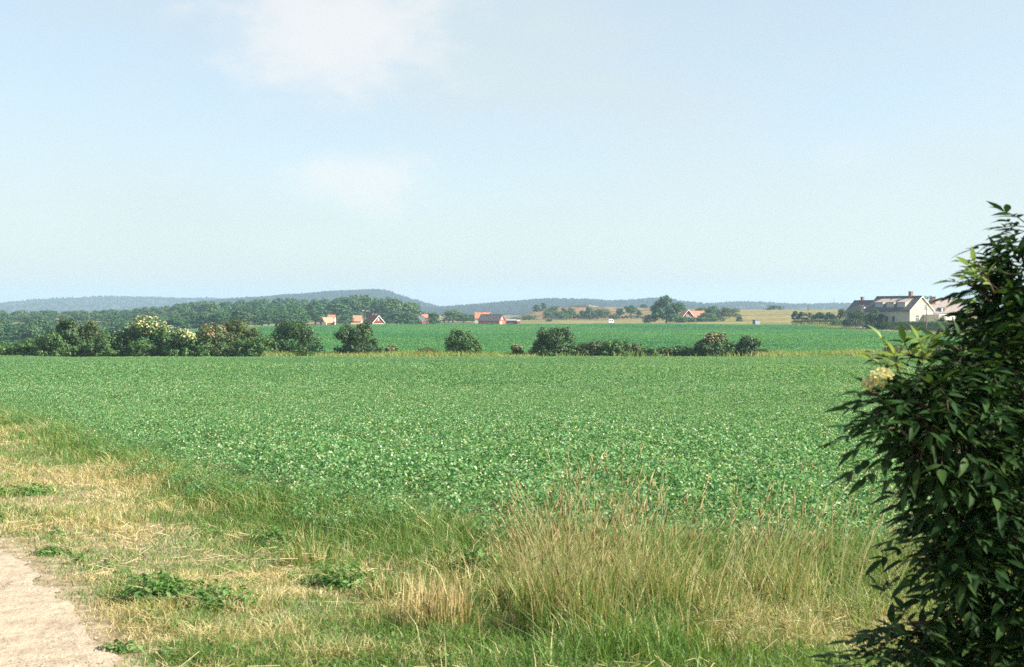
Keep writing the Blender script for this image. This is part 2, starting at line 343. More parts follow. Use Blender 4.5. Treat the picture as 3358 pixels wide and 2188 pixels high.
def leaf_faces(p, nrm, size, asp=.6, r=rng, fold=.25):
    """folded pointed leaves (two triangles each) at p facing nrm"""
    n = len(p); t = norm(np.cross(nrm, rand_dirs(n, r))); b = np.cross(nrm, t); s = np.asarray(size).reshape(-1, 1)
    V = np.stack([p - t*s*.5, p + b*s*asp*.5 + nrm*s*fold*.5, p + t*s*.5, p - b*s*asp*.5 + nrm*s*fold*.5], 1).reshape(-1, 3)
    i = np.arange(n)[:, None] * 4
    return V, np.concatenate([i + np.array([0, 2, 1]), i + np.array([0, 3, 2])])
def pea_patch(name, size, n, leaf, h, mat, flowers=0, seed=0, upright=1.0):
    r = np.random.default_rng(seed); x = r.uniform(-size/2, size/2, n); y = r.uniform(-size/2, size/2, n)
    # tops of single plants stand a little proud of each other
    k = int(size*size*14) + 3; cx = r.uniform(-size/2, size/2, k); cy = r.uniform(-size/2, size/2, k); ch = r.uniform(.62, 1.08, k)
    d = (x[:, None]-cx)**2 + (y[:, None]-cy)**2; j = d.argmin(1); top = ch[j] * h * (1 - 1.6*np.sqrt(d.min(1)).clip(0, .25))
    z = top * (1 - r.random(n)**2.2 * .75)
    nn = norm(rand_dirs(n, r) * .85 + np.array([0, 0, upright]))
    V, Fa = leaf_faces(np.stack([x, y, z], 1), nn, leaf * r.uniform(.6, 1.25, n), .68, r, .35)
    me_m = [M[mat]]
    mi = np.zeros(len(Fa), np.int32)
    if flowers:
        xf = r.uniform(-size/2, size/2, flowers); yf = r.uniform(-size/2, size/2, flowers)
        dj = ((xf[:, None]-cx)**2 + (yf[:, None]-cy)**2).argmin(1)
        Vf, Ff = leaf_faces(np.stack([xf, yf, ch[dj]*h*.97], 1), norm(rand_dirs(flowers, r)+np.array([0, -.3, .6])), flowers and r.uniform(.012, .025, flowers), .9, r)
        Fa = np.concatenate([Fa, Ff + len(V)]); V = np.concatenate([V, Vf]); mi = np.concatenate([mi, np.ones(len(Ff), np.int32)]); me_m.append(M['pea_flower'])
    me = arr_mesh(name, V, [Fa]); 
    for m in me_m: me.materials.append(m)
    me.polygons.foreach_set('material_index', mi)
    return bpy.data.objects.new(name, me)
def coll_of(name, objs):
    c = bpy.data.collections.new(name)
    for o in objs: c.objects.link(o)
    return c
cA = coll_of('pea_patches_near', [pea_patch('pea_patch', 1.1, 1900, .038, .44, 'pea', 30, 20+i) for i in range(6)])
cB = coll_of('pea_patches_mid', [pea_patch('pea_patch', 2.4, 4300, .060, .48, 'pea', 55, 40+i) for i in range(5)])
cC = coll_of('pea_patches_far', [pea_patch('pea_patch', 6.5, 2600, .26, .50, 'pea_far', 0, 60+i, 1.1) for i in range(4)])
def scatter_grid(x0, x1, y0, y1, step, test):
    gx, gy = np.meshgrid(np.arange(x0, x1, step), np.arange(y0, y1, step)); x = gx.ravel() + rng.uniform(-.35, .35, gx.size)*step; y = gy.ravel() + rng.uniform(-.35, .35, gx.size)*step
    k = test(x, y); return x[k], y[k]
def crop(name, label, x, y, coll, nv, s0=.9, s1=1.12):
    n = len(x); o = gn_scatter(name, np.stack([x, y, TZ(x, y) - .01], 1), rng.uniform(0, 6.28, n), rng.uniform(s0, s1, n)*(.82 + .36*vnoise(x, y, .11))*np.clip(.62 + .3*(y - edgeY(x))/1.2, .62, 1), rng.integers(0, nv, n), coll)
    tag(o, label, 'crop', kind='stuff'); return o
SPLIT = 46
x, y = scatter_grid(-60, 45, 9, SPLIT, .86, lambda x, y: (y > edgeY(x) + .9*(vnoise(x, y, .9)-.5)) & (np.abs(x) < .56*y + 3))
crop('pea_crop', 'dense green pea crop with pale flowers in the nearest part of the field', x, y, cA, 6, .85, 1.12)
x, y = scatter_grid(-130, 130, SPLIT-1, 169.3, 1.9, lambda x, y: (y > edgeY(x)) & (np.abs(x) < .56*y + 5))
crop('pea_crop', 'smooth green crop in the back half of the near field, up to the hedge', x, y, cB, 5)
RD = np.array([(60, 566), (105, 548), (121, 500), (118.5, 432), (112.8, 388), (108.5, 350), (103, 305), (101.5, 280), (97, 240), (94, 190), (96, 130), (100, 60)])   # road centre line (x, y)
def roadX(y): return np.interp(y, RD[::-1, 1], RD[::-1, 0])
x, y = scatter_grid(-320, 260, 181, 612, 5.2, lambda x, y: (x < roadX(y) - 7 - 3*vnoise(x, y, .05)) & (x > -.47*y - 5) & ((y < 558) | (x/y < -.215)))
crop('far_crop', 'second green crop field between the hedge and the far farms', x, y, cC, 4)

# ---- road by the farmhouse
def road():
    pts = []
    for a, b in zip(RD[:-1], RD[1:]):
        for t in np.linspace(0, 1, 14, endpoint=False): pts.append(a + (b - a) * t)
    pts = np.array(pts); tg = np.gradient(pts, axis=0); tg /= np.linalg.norm(tg, axis=1, keepdims=True); nm = np.stack([-tg[:, 1], tg[:, 0]], 1)
    V = []
    for o_ in (-2.6, -1.3, 0, 1.3, 2.6):
        q = pts + nm * o_; V.append(np.stack([q[:, 0], q[:, 1], TZ(pts[:, 0], pts[:, 1]) + .32], 1))
    n = len(pts); V = np.concatenate(V); i = np.arange(n-1)
    q = np.concatenate([np.stack([k*n+i, k*n+i+1, (k+1)*n+i+1, (k+1)*n+i], 1) for k in range(4)])
    o = link('road', arr_mesh('road', V, [q], True), surf_mat('road', (.22, .19, .17), (.34, .29, .26), 1.5, .9)); tag(o, kind='structure')
road()

# ------------------------------------------------------------------ blades
def blades(x, y, h, wd, lean, r=rng, bend=.5, z=None):
    """grass blades: two base, two middle vertices and a tip"""
    n = len(x); a = r.uniform(0, 2*np.pi, n); base = np.stack([x, y, TZ(x, y) if z is None else z], 1)
    la = r.uniform(0, 2*np.pi, n); ld = np.stack([np.cos(la), np.sin(la), np.zeros(n)], 1) * np.asarray(lean).reshape(-1, 1)
    s = np.stack([np.cos(a), np.sin(a), np.zeros(n)], 1) * np.asarray(wd).reshape(-1, 1) * .5; h = np.asarray(h).reshape(-1, 1); up = np.array([0, 0, 1.])
    mid = base + up*h*.55 + ld*h*.3; tip = base + up*h*(1-bend*.25*np.minimum(np.asarray(lean).reshape(-1, 1), 1.5)) + ld*h
    V = np.stack([base - s, base + s, mid + s*.8, mid - s*.8, tip], 1).reshape(-1, 3); i = np.arange(n)[:, None]*5
    return V, [i + np.array([0, 1, 2, 3]), i + np.array([3, 2, 4])]
def in_verge(x, y): return (y < edgeY(x) + .5) & (x > trackX(y) - .45 * rng.random(len(x))**2.5 + .25*(vnoise(x, y, 3.)-.5)) & (np.abs(x) < .5*y + 1.5)
n = 560000
yy = 5.6 + 34 * rng.random(n)**1.9; xx = rng.uniform(-1, 1, n) * (.5*yy + 1.0)
k = in_verge(xx, yy); xx, yy = xx[k], yy[k]
ed = np.clip((edgeY(xx) - yy) / 2.6, 0, 1)         # 0 at the crop, 1 away from it
dry = .42*vnoise(xx, yy, .55) + .40*vnoise(xx+30, yy*1.3, 1.7) + .34*vnoise(xx, yy+9, 5.) + .22*ed - .31
isdry = rng.random(len(xx)) < np.clip((dry - .37) * 3.4, .10, .90)
near_track = np.clip((xx - trackX(yy)) / .5, .25, 1)
hh = (.026 + .065*vnoise(xx, yy, 1.1)*vnoise(xx+7, yy, 3.3)*1.6 + .20*(1-ed)**2) * rng.uniform(.45, 1.5, len(xx)) * near_track
keep = rng.random(len(xx)) < near_track*1.2
for nm, kk, mt, lb, lean in (('short_grass', ~isdry & keep, 'green_grass', 'short green grass on the verge beside the sandy track', .75), ('dry_grass', isdry & keep, 'dry_grass', 'short dry yellow grass patches on the verge beside the track', 1.2)):
    V, fc = blades(xx[kk], yy[kk], hh[kk], .0026 + .00036*yy[kk], rng.uniform(.1, lean*2, kk.sum()))
    tag(link(nm, arr_mesh(nm, V, fc), M[mt]), lb, 'grass', kind='stuff')
# cut straw lying about in swathes
n = 16000; y = 5.8 + 18*rng.random(n)**1.6; x = rng.uniform(-1, 1, n)*(.5*y + .5)
k = in_verge(x, y) & (vnoise(x+5, y*1.6+2, .9) + .7*vnoise(x, y, 4.) > .85 + .35*rng.random(n)) & (edgeY(x) - y > .9) & (x - trackX(y) > .25); x, y = x[k], y[k]; n = len(x)
a = np.where(rng.random(n) < .5, rng.normal(.2, .9, n), rng.uniform(0, 6.28, n)); L = rng.uniform(.04, .15, n)[:, None]; d = np.stack([np.cos(a), np.sin(a), rng.normal(0, .3, n)], 1); s = np.stack([-np.sin(a), np.cos(a), np.full(n, .6)], 1)*(.0006 + .00010*y)[:, None]
c = np.stack([x, y, TZ(x, y) + rng.uniform(.02, .09, n)], 1)
V = np.stack([c - d*L/2 - s, c + d*L/2 - s, c + d*L/2 + s, c - d*L/2 + s], 1).reshape(-1, 3)
tag(link('straw', arr_mesh('straw', V, [np.arange(n)[:, None]*4 + np.arange(4)]), M['straw']), 'cut straw lying in swathes on the verge', 'straw', kind='stuff')

def culms(x, y, h, lean_dir, lean, r=rng, wd=.0042, headlen=.11):
    """tall flowering grass stems: a bent ribbon and a seed head"""
    n = len(x); b = np.stack([x, y, TZ(x, y)], 1); ld = np.stack([np.cos(lean_dir), np.sin(lean_dir), np.zeros(n)], 1)*lean[:, None]; up = np.array([0, 0, 1.]); h = h[:, None]
    pts = [b + up*h*t*(1 - .18*t*lean[:, None]) + ld*h*t**1.8 for t in (0, .35, .7, 1.)]
    s = np.tile(np.array([[1, 0, 0]]), (n, 1))*wd*.5 * (1 + .04*np.maximum(y-8, 0))[:, None]
    V = np.stack([q + sg*s*(1-.45*i/3) for i, q in enumerate(pts) for sg in (-1, 1)], 1).reshape(-1, 3)
    i = np.arange(n)[:, None]*8; stem = (V, [i + np.array([0, 1, 3, 2]), i + np.array([2, 3, 5, 4]), i + np.array([4, 5, 7, 6])])
    d = norm(pts[3] - pts[2]); L = headlen*r.uniform(.6, 1.3, n)[:, None]; wv = r.uniform(.004, .010, n)[:, None]
    sx = np.tile(np.array([[1., 0, 0]]), (n, 1)); sy = norm(np.cross(d, sx)); p0 = pts[3] - d*L*.25
    Vh = np.stack([p0, p0 + d*L*.4 + sx*wv*.5, p0 + d*L*.4 + sy*wv*.5, p0 + d*L*.4 - sx*wv*.5, p0 + d*L*.4 - sy*wv*.5, p0 + d*L], 1).reshape(-1, 3)
    i = np.arange(n)[:, None]*6; fh = np.concatenate([i + np.array(t) for t in ((0, 2, 1), (0, 3, 2), (0, 4, 3), (0, 1, 4), (5, 1, 2), (5, 2, 3), (5, 3, 4), (5, 4, 1))])
    return stem, (Vh, [fh])
M['culm'] = leaf_mat('grass_culm', [(0, (.17, .22, .06)), (.5, (.36, .34, .14)), (1, (.56, .49, .27))], .3, .5)
# tall rough grass along the lower right of the verge
n = 1350; px = rng.uniform(1620, 3300, n); y = rng.uniform(6.5, 9.6, n); x = (px - CX)/F*y
dens = np.interp(px, [1620, 1700, 1850, 2150, 2300, 2600, 3300], [.10, .6, 1, .8, .35, .55, .3]) * np.clip(2.2*vnoise(x, y, 1.8) - .45, 0, 1)
k = (rng.random(n) < dens) & (y < edgeY(x) + .25); x, y, px = x[k], y[k], px[k]
ldir = np.where(px > 2350, rng.normal(.2, .5, len(x)), np.where(rng.random(len(x)) < .5, rng.normal(math.pi, .9, len(x)), rng.normal(0, .7, len(x))))
h = np.interp(px, [1620, 1800, 2000, 2400, 2800, 3300], [.38, .68, .74, .56, .72, .55]) * rng.uniform(.55, 1.2, len(x))
st, hd = culms(x, y, h, ldir, rng.uniform(.05, .6, len(x)))
tag(link('tall_grass', arr_mesh('tall_grass', *st), M['culm']), 'thin tall grass stems at the lower right of the verge', 'grass', kind='stuff')
tag(link('seed_heads', arr_mesh('seed_heads', *hd), M['seed']), 'brown seed heads on the tall grass in front of the crop', 'seed heads', kind='stuff')
n = 34000; px = rng.uniform(1180, 3400, n); y = rng.uniform(5.8, 9.6, n); x = (px - CX)/F*y
dens = np.interp(px, [1180, 1500, 1720, 2250, 2420, 3400], [.12, .35, 1, .95, .6, .6]) * np.clip(2.6*vnoise(x, y, 1.7) - .55, .03, 1)
k = (rng.random(n) < dens) & (y < edgeY(x) + .35); x, y = x[k], y[k]
k = rng.random(len(x)) < .64 + .9*(vnoise(x, y, 1.3)-.5)
hfac = np.interp((x/y*F + CX), [1180, 1700, 1850, 2200, 2400, 3400], [.5, .85, 1.1, 1.05, .62, .7])
for nm, kk, mt, lb in (('rough_grass', k, 'green_grass', 'long green grass blades among the tall stems'), ('dry_blades', ~k, 'dry_grass', 'long dry grass blades among the tall stems')):
    V, fc = blades(x[kk], y[kk], rng.uniform(.08, .34, kk.sum())*hfac[kk]*np.clip(.45 + 1.1*vnoise(x[kk]+11, y[kk], 1.9), .4, 1.3), np.full(kk.sum(), .0055), rng.uniform(.1, 1.1, kk.sum()))
    tag(link(nm, arr_mesh(nm, V, fc), M[mt]), lb, 'grass', kind='stuff')

def gp(px, py):
    """ground point near the camera seen at a pixel"""
    Y = (1.7 - 4.8*5/165) / ((py - 1020)/F - 4.8/165); return ((px - CX)/F*Y, Y)
def tussock(px, py, n, h, spread, mats, label, lean=(.05, .5), culm=0):
    cx, cy = gp(px, py); root = tag(empty('grass_tussock', (cx, cy, T(cx, cy))), label, 'tussock', 'tussocks on the verge')
    a = rng.uniform(0, 6.28, n); rr = spread*np.sqrt(rng.random(n)); x = rr*np.cos(a); y = rr*np.sin(a)
    for (m, frac, nm) in mats:
        kk = rng.random(n) < frac
        V, fc = blades(x[kk], y[kk], h*rng.uniform(.4, 1.15, kk.sum()), np.full(kk.sum(), .007), rng.uniform(*lean, kk.sum()), z=np.zeros(kk.sum()) - .01)
        tag(link(nm, arr_mesh(nm, V, fc), M[m], root), kind='stuff')
    if culm:
        a = rng.uniform(0, 6.28, culm); rr = spread*.7*np.sqrt(rng.random(culm)); X = cx + rr*np.cos(a); Y_ = cy + rr*np.sin(a)
        st, hd = culms(X, Y_, h*rng.uniform(.9, 1.9, culm), np.arctan2(Y_-cy, X-cx) + rng.normal(0, .5, culm), rng.uniform(.05, .45, culm))
        o_ = np.array([cx, cy, T(cx, cy)])
        tag(link('stems', arr_mesh('stems', st[0] - o_, st[1]), M['culm'], root), kind='stuff'); tag(link('seed_heads', arr_mesh('seed_heads', hd[0] - o_, hd[1]), M['seed'], root), kind='stuff')
tussock(1425, 2060, 420, .30, .20, [('straw', .75, 'straw_blades'), ('dry_grass', .4, 'dry_blades')], 'pale straw-coloured stubbly tussock left of the tall grass', (.02, .25))
tussock(1860, 2080, 700, .40, .28, [('green_grass', .55, 'green_blades'), ('dry_grass', .5, 'dry_blades')], 'largest tall tussock of fanned yellow-green stems at bottom centre', (.05, .5), 90)
tussock(1690, 2000, 260, .28, .16, [('green_grass', .5, 'green_blades'), ('dry_grass', .4, 'dry_blades')], 'small green tussock between the straw tussock and the tallest one', (.05, .5), 18)
tussock(2120, 2040, 480, .38, .25, [('green_grass', .5, 'green_blades'), ('dry_grass', .5, 'dry_blades')], 'tall grass tussock just right of the largest one', (.05, .6), 45)
tussock(1010, 1850, 260, .16, .20, [('green_grass', .6, 'green_blades'), ('dry_grass', .4, 'dry_blades')], 'low tussock with dry stems on the verge near the crop edge', (.1, .8), 10)
tussock(1280, 1960, 260, .17, .18, [('straw', .4, 'straw_blades'), ('green_grass', .4, 'green_blades')], 'low mixed green and straw tussock left of the pale one', (.1, .6), 8)
tussock(2560, 1990, 420, .34, .26, [('green_grass', .5, 'green_blades'), ('dry_grass', .6, 'dry_blades')], 'leaning tussock with brown seed heads beside the elder bush', (.1, .8), 55)

M['weed'] = leaf_mat('weed_leaf', [(0, (.060, .150, .036)), (.6, (.115, .245, .060)), (1, (.20, .33, .11))], .38, .55)
def weed(px, py, wx, h, n, label, leaf=.06):
    cx, cy = gp(px, py); root = tag(empty('leafy_weed', (cx, cy, T(cx, cy))), label, 'weed', 'broad-leaved weeds on the verge')
    d = rand_dirs(n); d[:, 2] = np.abs(d[:, 2]); rr = rng.random(n)**.6*(.55 + .75*vnoise(np.arctan2(d[:, 1], d[:, 0])*2.2 + px, d[:, 2]*2, 1.))
    p = d*np.array([wx, wx*.7, h])*rr[:, None]; nn = norm(d*.6 + rand_dirs(n)*.6 + np.array([0, 0, .6]))
    V, Fa = leaf_faces(p, nn, leaf*rng.uniform(.5, 1.3, n), .45, rng, .2); tag(link('leaves', arr_mesh('leaves', V, [Fa]), M['weed'], root), kind='stuff')
    mb = MB()
    for k in range(14):
        a = rng.uniform(0, 6.28); q = Vector((math.cos(a)*wx*.7, math.sin(a)*wx*.5, h*.75)); mb.tube([(0, 0, 0), q*.5 + Vector((0, 0, h*.15)), q], [.004, .003, .002], 4)
    mb.build('stems', M['culm'], root)['kind'] = 'stuff'
weed(530, 1975, .36, .17, 1500, 'large dark green feathery weed near the track', .05)
weed(700, 1995, .30, .12, 600, 'flat green weed just right of the large feathery one', .06)
weed(380, 2140, .13, .05, 110, 'small bright green weed at the track edge by the bottom', .05)
weed(900, 1790, .22, .14, 500, 'green leafy weed beside the crop edge above the dry swathe', .05)
weed(1120, 1930, .26, .15, 380, 'dark green weed in the middle of the verge', .06)
weed(80, 1620, .45, .12, 420, 'patch of green weed at the left edge of the picture', .06)
weed(170, 1820, .22, .06, 170, 'low green weed just above the top of the track', .05)
weed(1580, 1895, .22, .20, 500, 'dark leafy weed between verge and crop at centre', .07)

n = 260; wy = 5.9 + 14*rng.random(n)**1.5; wx_ = rng.uniform(-1, 1, n)*(.48*wy); k = in_verge(wx_, wy) & (wx_ > trackX(wy) + .22) & (vnoise(wx_, wy, .8) > .38); wx_, wy = wx_[k], wy[k]
pp, nn_, ss = [], [], []
for a_, b_ in zip(wx_, wy):
    m_ = int(rng.integers(14, 70)); r_ = rng.uniform(.03, .16); d_ = rand_dirs(m_); d_[:, 2] = np.abs(d_[:, 2]); q_ = d_*np.array([r_, r_, rng.uniform(.03, .10)])*rng.random((m_, 1))**.5
    pp.append(q_ + np.array([a_, b_, T(a_, b_) + .015])); nn_.append(norm(d_*.4 + rand_dirs(m_)*.5 + np.array([0, 0, .7]))); ss.append(rng.uniform(.018, .05, m_))
V, Fa = leaf_faces(np.concatenate(pp), np.concatenate(nn_), np.concatenate(ss), .5, rng, .2)
tag(link('small_weeds', arr_mesh('small_weeds', V, [Fa]), M['weed']), 'small green weeds scattered through the grass of the verge', 'weeds', kind='stuff')

# ------------------------------------------------------------------ crowns
def crown_pts(lobes, n, r, clumps=16, inner=.14, up=.25):
    L = np.array(lobes, float); ar = L[:, 3]*L[:, 4] + L[:, 5]*L[:, 3]; ar /= ar.sum()
    cc, cr, co = [], [], []
    for l, a in zip(L, ar):
        m = max(6, int(clumps*len(L)*a)); d = rand_dirs(m, r); d[:, 2] = np.where(d[:, 2] < -.35, -d[:, 2]*.5, d[:, 2])
        cc.append(l[:3] + d*l[3:]*r.uniform(.66, .86, (m, 1))); cr.append(np.outer(r.uniform(.20, .42, m), l[3:])); co.append(np.tile(l[:3], (m, 1)))
    cc, cr, co = np.concatenate(cc), np.concatenate(cr), np.concatenate(co)
    pr = cr.prod(1)**(2/3.); k = r.choice(len(cc), n, p=pr/pr.sum()); d = rand_dirs(n, r)
    rad = np.where(r.random(n) < .8, r.uniform(.8, 1.08, n), r.random(n)**.5)[:, None]
    p = cc[k] + d*cr[k]*rad; nn = norm(d*1.0 + norm(p - co[k])*.5 + rand_dirs(n, r)*.42 + np.array([0, 0, up]))
    m = int(n*inner); j = r.choice(len(L), m, p=ar); d2 = rand_dirs(m, r)*(r.random((m, 1))**.4)*.8
    return np.concatenate([p, L[j, :3] + d2*L[j, 3:]]), np.concatenate([nn, rand_dirs(m, r)]), norm(p - co[k])
def crown_mesh(name, lobes, n, size, r, zmin=None, **kw):
    p, nn, _ = crown_pts(lobes, n, r, **kw)
    if zmin is not None: p[:, 2] = np.maximum(p[:, 2], zmin + r.uniform(0, .12, len(p)))
    V, Fa = leaf_faces(p, nn, size*r.uniform(.6, 1.35, len(p)), .75, r, .2); return arr_mesh(name, V, [Fa])
def limbs(lobes, h, r0, r, base=(0, 0)):
    mb = MB(); top = Vector((base[0]*.5, base[1]*.5, h*.45)); mb.tube([(0, 0, -.3), (0, 0, h*.15), top], [r0*1.25, r0, r0*.75], 7)
    for l in lobes[:9]:
        c = Vector(l[:3]); s = Vector((0, 0, h*r.uniform(.12, .35))); m = s.lerp(c, .55) + Vector((0, 0, -.06*h)); mb.tube([s, m, c + (c - m)*.4], [r0*.55, r0*.32, r0*.08], 5)
    return mb
def shrub(name, label, cat, group, loc, lobes, n, size, mat, seed, flower=None, nfl=0, trunk=.10, spikes=0, zmin=0.02):
    r = np.random.default_rng(seed); root = tag(empty(name, loc), label, cat, group)
    h = max(l[2] + l[5] for l in lobes)
    tag(link('crown', crown_mesh('crown', lobes, n, size, r, zmin=zmin), M[mat], root))
    limbs(lobes, h, trunk, r).build('trunk', M['bark'], root)
    if flower:
        p, nn, out = crown_pts(lobes, nfl*6, r, inner=0); k = (out[:, 2] > .15) & (out[:, 0] > -.6) & (p[:, 2] > .55*h); k = np.flatnonzero(k)[:nfl]
        p, nn = p[k] + out[k]*size*.5, norm(nn[k] + np.array([.4, -.3, .8]))
        V, Fa = leaf_faces(p, nn, size*1.1*r.uniform(.6, 1.3, len(p)), .9, r, .1); link('blossom', arr_mesh('blossom', V, [Fa]), M[flower], root)
    if spikes:
        mb = MB()
        for k in range(spikes):
            a = r.uniform(-1.2, 1.2); q = Vector((math.sin(a)*h*.5, r.uniform(-.3, .3), h*r.uniform(.85, 1.06))); mb.tube([(q.x*.3, 0, h*.3), q*.75 + Vector((0, 0, .1)), q], [.05, .03, .012], 4)
        mb.build('dead_branch', surf_mat('dead_wood', (.17, .13, .10), (.32, .25, .19), 5), root)
    return root
def auto_lobes(hw, h, r, k=5, lean=0.0, flat=.8):
    """lobes filling an outline of half width hw and height h"""
    L = [(lean*h*.4, 0, h*.56, hw*.66, hw*.60*flat, h*.43)]
    for i in range(k):
        a = 2*math.pi*i/k + r.uniform(-.4, .4); rr = hw*r.uniform(.30, .46); z = h*r.uniform(.26, .74)
        L.append(((hw-rr)*math.cos(a)*.98 + lean*z, (hw-rr)*.8*math.sin(a), max(z, rr*.8), rr, rr, min(rr*1.05, h*.34)))
    for i in range(k + 2):
        a = 2*math.pi*i/(k+2) + r.uniform(-.3, .3); rr = hw*r.uniform(.28, .40); hz = min(rr*.9, h*.26)
        L.append(((hw-rr)*math.cos(a), (hw-rr)*.8*math.sin(a), hz*.85, rr, rr, hz))
    for i in range(2):
        rr = hw*r.uniform(.26, .38); L.append((r.uniform(-.35, .35)*hw + lean*h, r.uniform(-.2, .2)*hw, h - rr*.95, rr, rr, rr))
    return L

HY = 175.0; S = HY / F
hedge = [  # px, half width px, top row, material, blossom, label
 (15, 48, 1121, 'shrub', None, 0, 'low leafy hedge shrub at the left edge of the picture'),
 (95, 52, 1107, 'shrub', None, 0, 'second hedge shrub from the left edge, with a sloping top'),
 (168, 46, 1092, 'shrub', None, 0, 'third hedge shrub from the left edge, left of the ragged dark one'),
 (218, 42, 1043, 'shrub_dark', None, 0, 'tall ragged dark shrub standing above the left hedge'),
 (288, 44, 1052, 'shrub_olive', None, 0, 'thin half-dead shrub with bare branches in the left hedge'),
 (345, 52, 1092, 'shrub', None, 0, 'leafy green shrub between the half-dead one and the tallest blossoming elder'),
 (415, 42, 1080, 'shrub_dark', 'blossom', 60, 'dark shrub at the left foot of the tallest blossoming elder'),
 (482, 64, 1041, 'shrub', 'blossom', 900, 'tallest elder covered in cream blossom in the left hedge'),
 (246, 34, 1108, 'shrub', None, 0, 'low green shrub in the gap under the ragged dark one'),
 (462, 40, 1112, 'shrub', None, 0, 'low green shrub at the foot of the tallest blossoming elder'),
 (545, 40, 1104, 'shrub', None, 0, 'green shrub in the dip between the two blossoming elders'),
 (602, 50, 1081, 'shrub', 'blossom', 480, 'smaller elder with cream blossom on its rounded top'),
 (655, 42, 1108, 'shrub', None, 0, 'low green shrub right of the smaller blossoming elder'),
 (695, 62, 1063, 'shrub_olive', 'blossom_old', 260, 'brownish domed shrub with faded pink-brown blossom'),
 (780, 62, 1051, 'shrub_olive', None, 0, 'olive upright shrub with a thin top beside the brownish dome'),
 (735, 50, 1112, 'shrub', None, 0, 'low green shrub in front of the brownish dome'),
 (842, 50, 1106, 'shrub', None, 0, 'low green shrub at the right end of the left hedge'),
 (957, 100, 1051, 'shrub_dark', None, 0, 'largest dark rounded bush, first one right of the left hedge'),
 (1165, 76, 1058, 'shrub_dark', None, 0, 'ragged bush with a spiky top standing alone in front of the red barn'),
 (1247, 14, 1140, 'shrub_dark', None, 0, 'tiny dark bush just right of the ragged spiky one'),
 (1283, 24, 1133, 'shrub_olive', 'blossom_old', 50, 'small brownish bush right of the ragged spiky one'),
 (1400, 34, 1140, 'shrub_olive', None, 0, 'low spreading bush left of the rounded bush in the middle'),
 (1520, 64, 1084, 'shrub', None, 0, 'rounded green bush standing in the middle of the hedge line'),
 (1695, 24, 1131, 'shrub_olive', 'blossom_old', 60, 'small bush with pinkish faded blossom left of the leaning bush'),
 (1800, 66, 1072, 'shrub_dark', None, 0, 'big dark bush leaning to the right'),
 (1890, 42, 1130, 'shrub', None, 0, 'first shrub of the low hedge, touching the leaning bush'),
 (1950, 46, 1124, 'shrub_olive', None, 0, 'second shrub of the low hedge right of the leaning bush'),
 (2012, 46, 1125, 'shrub', None, 0, 'third shrub of the low hedge right of the leaning bush'),
 (2072, 40, 1132, 'shrub_olive', None, 0, 'fourth shrub of the low hedge, where its top steps down'),
 (2130, 36, 1143, 'shrub', None, 0, 'lowest shrub in the middle of the low hedge'),
 (2190, 40, 1141, 'shrub_olive', None, 0, 'sixth shrub of the low hedge, just right of its lowest one'),
 (2252, 38, 1139, 'shrub', None, 0, 'low hedge shrub at the left foot of the dome with faded blossom'),
 (2330, 54, 1092, 'shrub_dark', 'blossom_old', 240, 'domed bush with faded blossom on top in the right part of the hedge'),
 (2388, 36, 1128, 'shrub', None, 0, 'low green shrub in the gap between the two right-hand bushes'),
 (2452, 46, 1102, 'shrub_dark', None, 0, 'last tall bush at the right end of the low hedge'),
 (2494, 24, 1148, 'shrub', None, 0, 'small low shrub ending the hedge on the right'),
 (2848, 16, 1150, 'shrub_brown', None, 0, 'small brown bush at the end of the dry strip, left of the elder tip'),
 (2925, 34, 1132, 'shrub_brown', None, 0, 'brownish bush behind the elder tip near the road'),
 (2998, 20, 1128, 'shrub_olive', None, 0, 'dark small bush seen above the elder leaves'),
 (3070, 40, 1132, 'shrub_brown', None, 0, 'wide brownish bush partly hidden by the elder leaves'),
]
for i, (px, hw, top, mt, fl, nf, lb) in enumerate(hedge):
    r = np.random.default_rng(100+i); Y = HY + r.uniform(-1, 2.5) + (2 if mt == 'shrub_olive' else 0) + (1.5 if 1060 > top else 0)
    b = PG(px, Y); h = zr(top, Y) - b.z; hwm = hw*S*(1.42 if px < 860 else 1.28 if 1860 < px < 2300 else 1.10)
    if 1860 < px < 2500 and top > 1110: h *= 1.14
    lean = .30 if px == 1800 else (.12 if px == 1165 else 0)
    L = auto_lobes(hwm, h, r, 5 if hw > 30 else 3, lean)
    if px == 218: L = auto_lobes(hwm, h, r, 4, 0, .7)
    area = hwm*h; n = int(np.clip(430*area, 450, 6500))
    if px == 288: n = int(n*.45)
    shrub('hedge_shrub' if hw < 60 else 'hedge_bush', lb, 'bush', 'bushes along the hedge line', b, L, n, .27, mt, 300+i, fl, nf, .09, spikes=(9 if px == 288 else (7 if px in (1165, 780) else 0)))

# dry grass strip along the hedge line
n = 26000; px = np.concatenate([rng.uniform(855, 1760, 12000), rng.uniform(1700, 2500, 900), rng.uniform(2480, 3250, 8000)]); n = len(px)
y = rng.uniform(170.2, 181, n); x = (px - CX)/F*y; k = vnoise(x, y*.3, .25) > .22; x, y = x[k], y[k]; n = len(x)
V, fc = blades(x, y, rng.uniform(.35, 1.15, n)*np.clip(.5 + vnoise(x, y, .12), .3, 1.2), np.full(n, .11), rng.uniform(.1, .7, n))
tag(link('verge_grass', arr_mesh('verge_grass', V, fc), M['verge']), 'strip of tall yellow grass along the hedge between the two fields', 'grass', kind='stuff')
# roadside grass between the far crop and the road
n = 9000; y = rng.uniform(200, 540, n); x = roadX(y) - rng.uniform(2.5, 12, n)
V, fc = blades(x, y, rng.uniform(.2, .7, n), np.full(n, .3), rng.uniform(.1, .7, n)); tag(link('roadside_grass', arr_mesh('roadside_grass', V, fc), M['verge']), 'rough grass along the near side of the road', 'grass', kind='stuff')

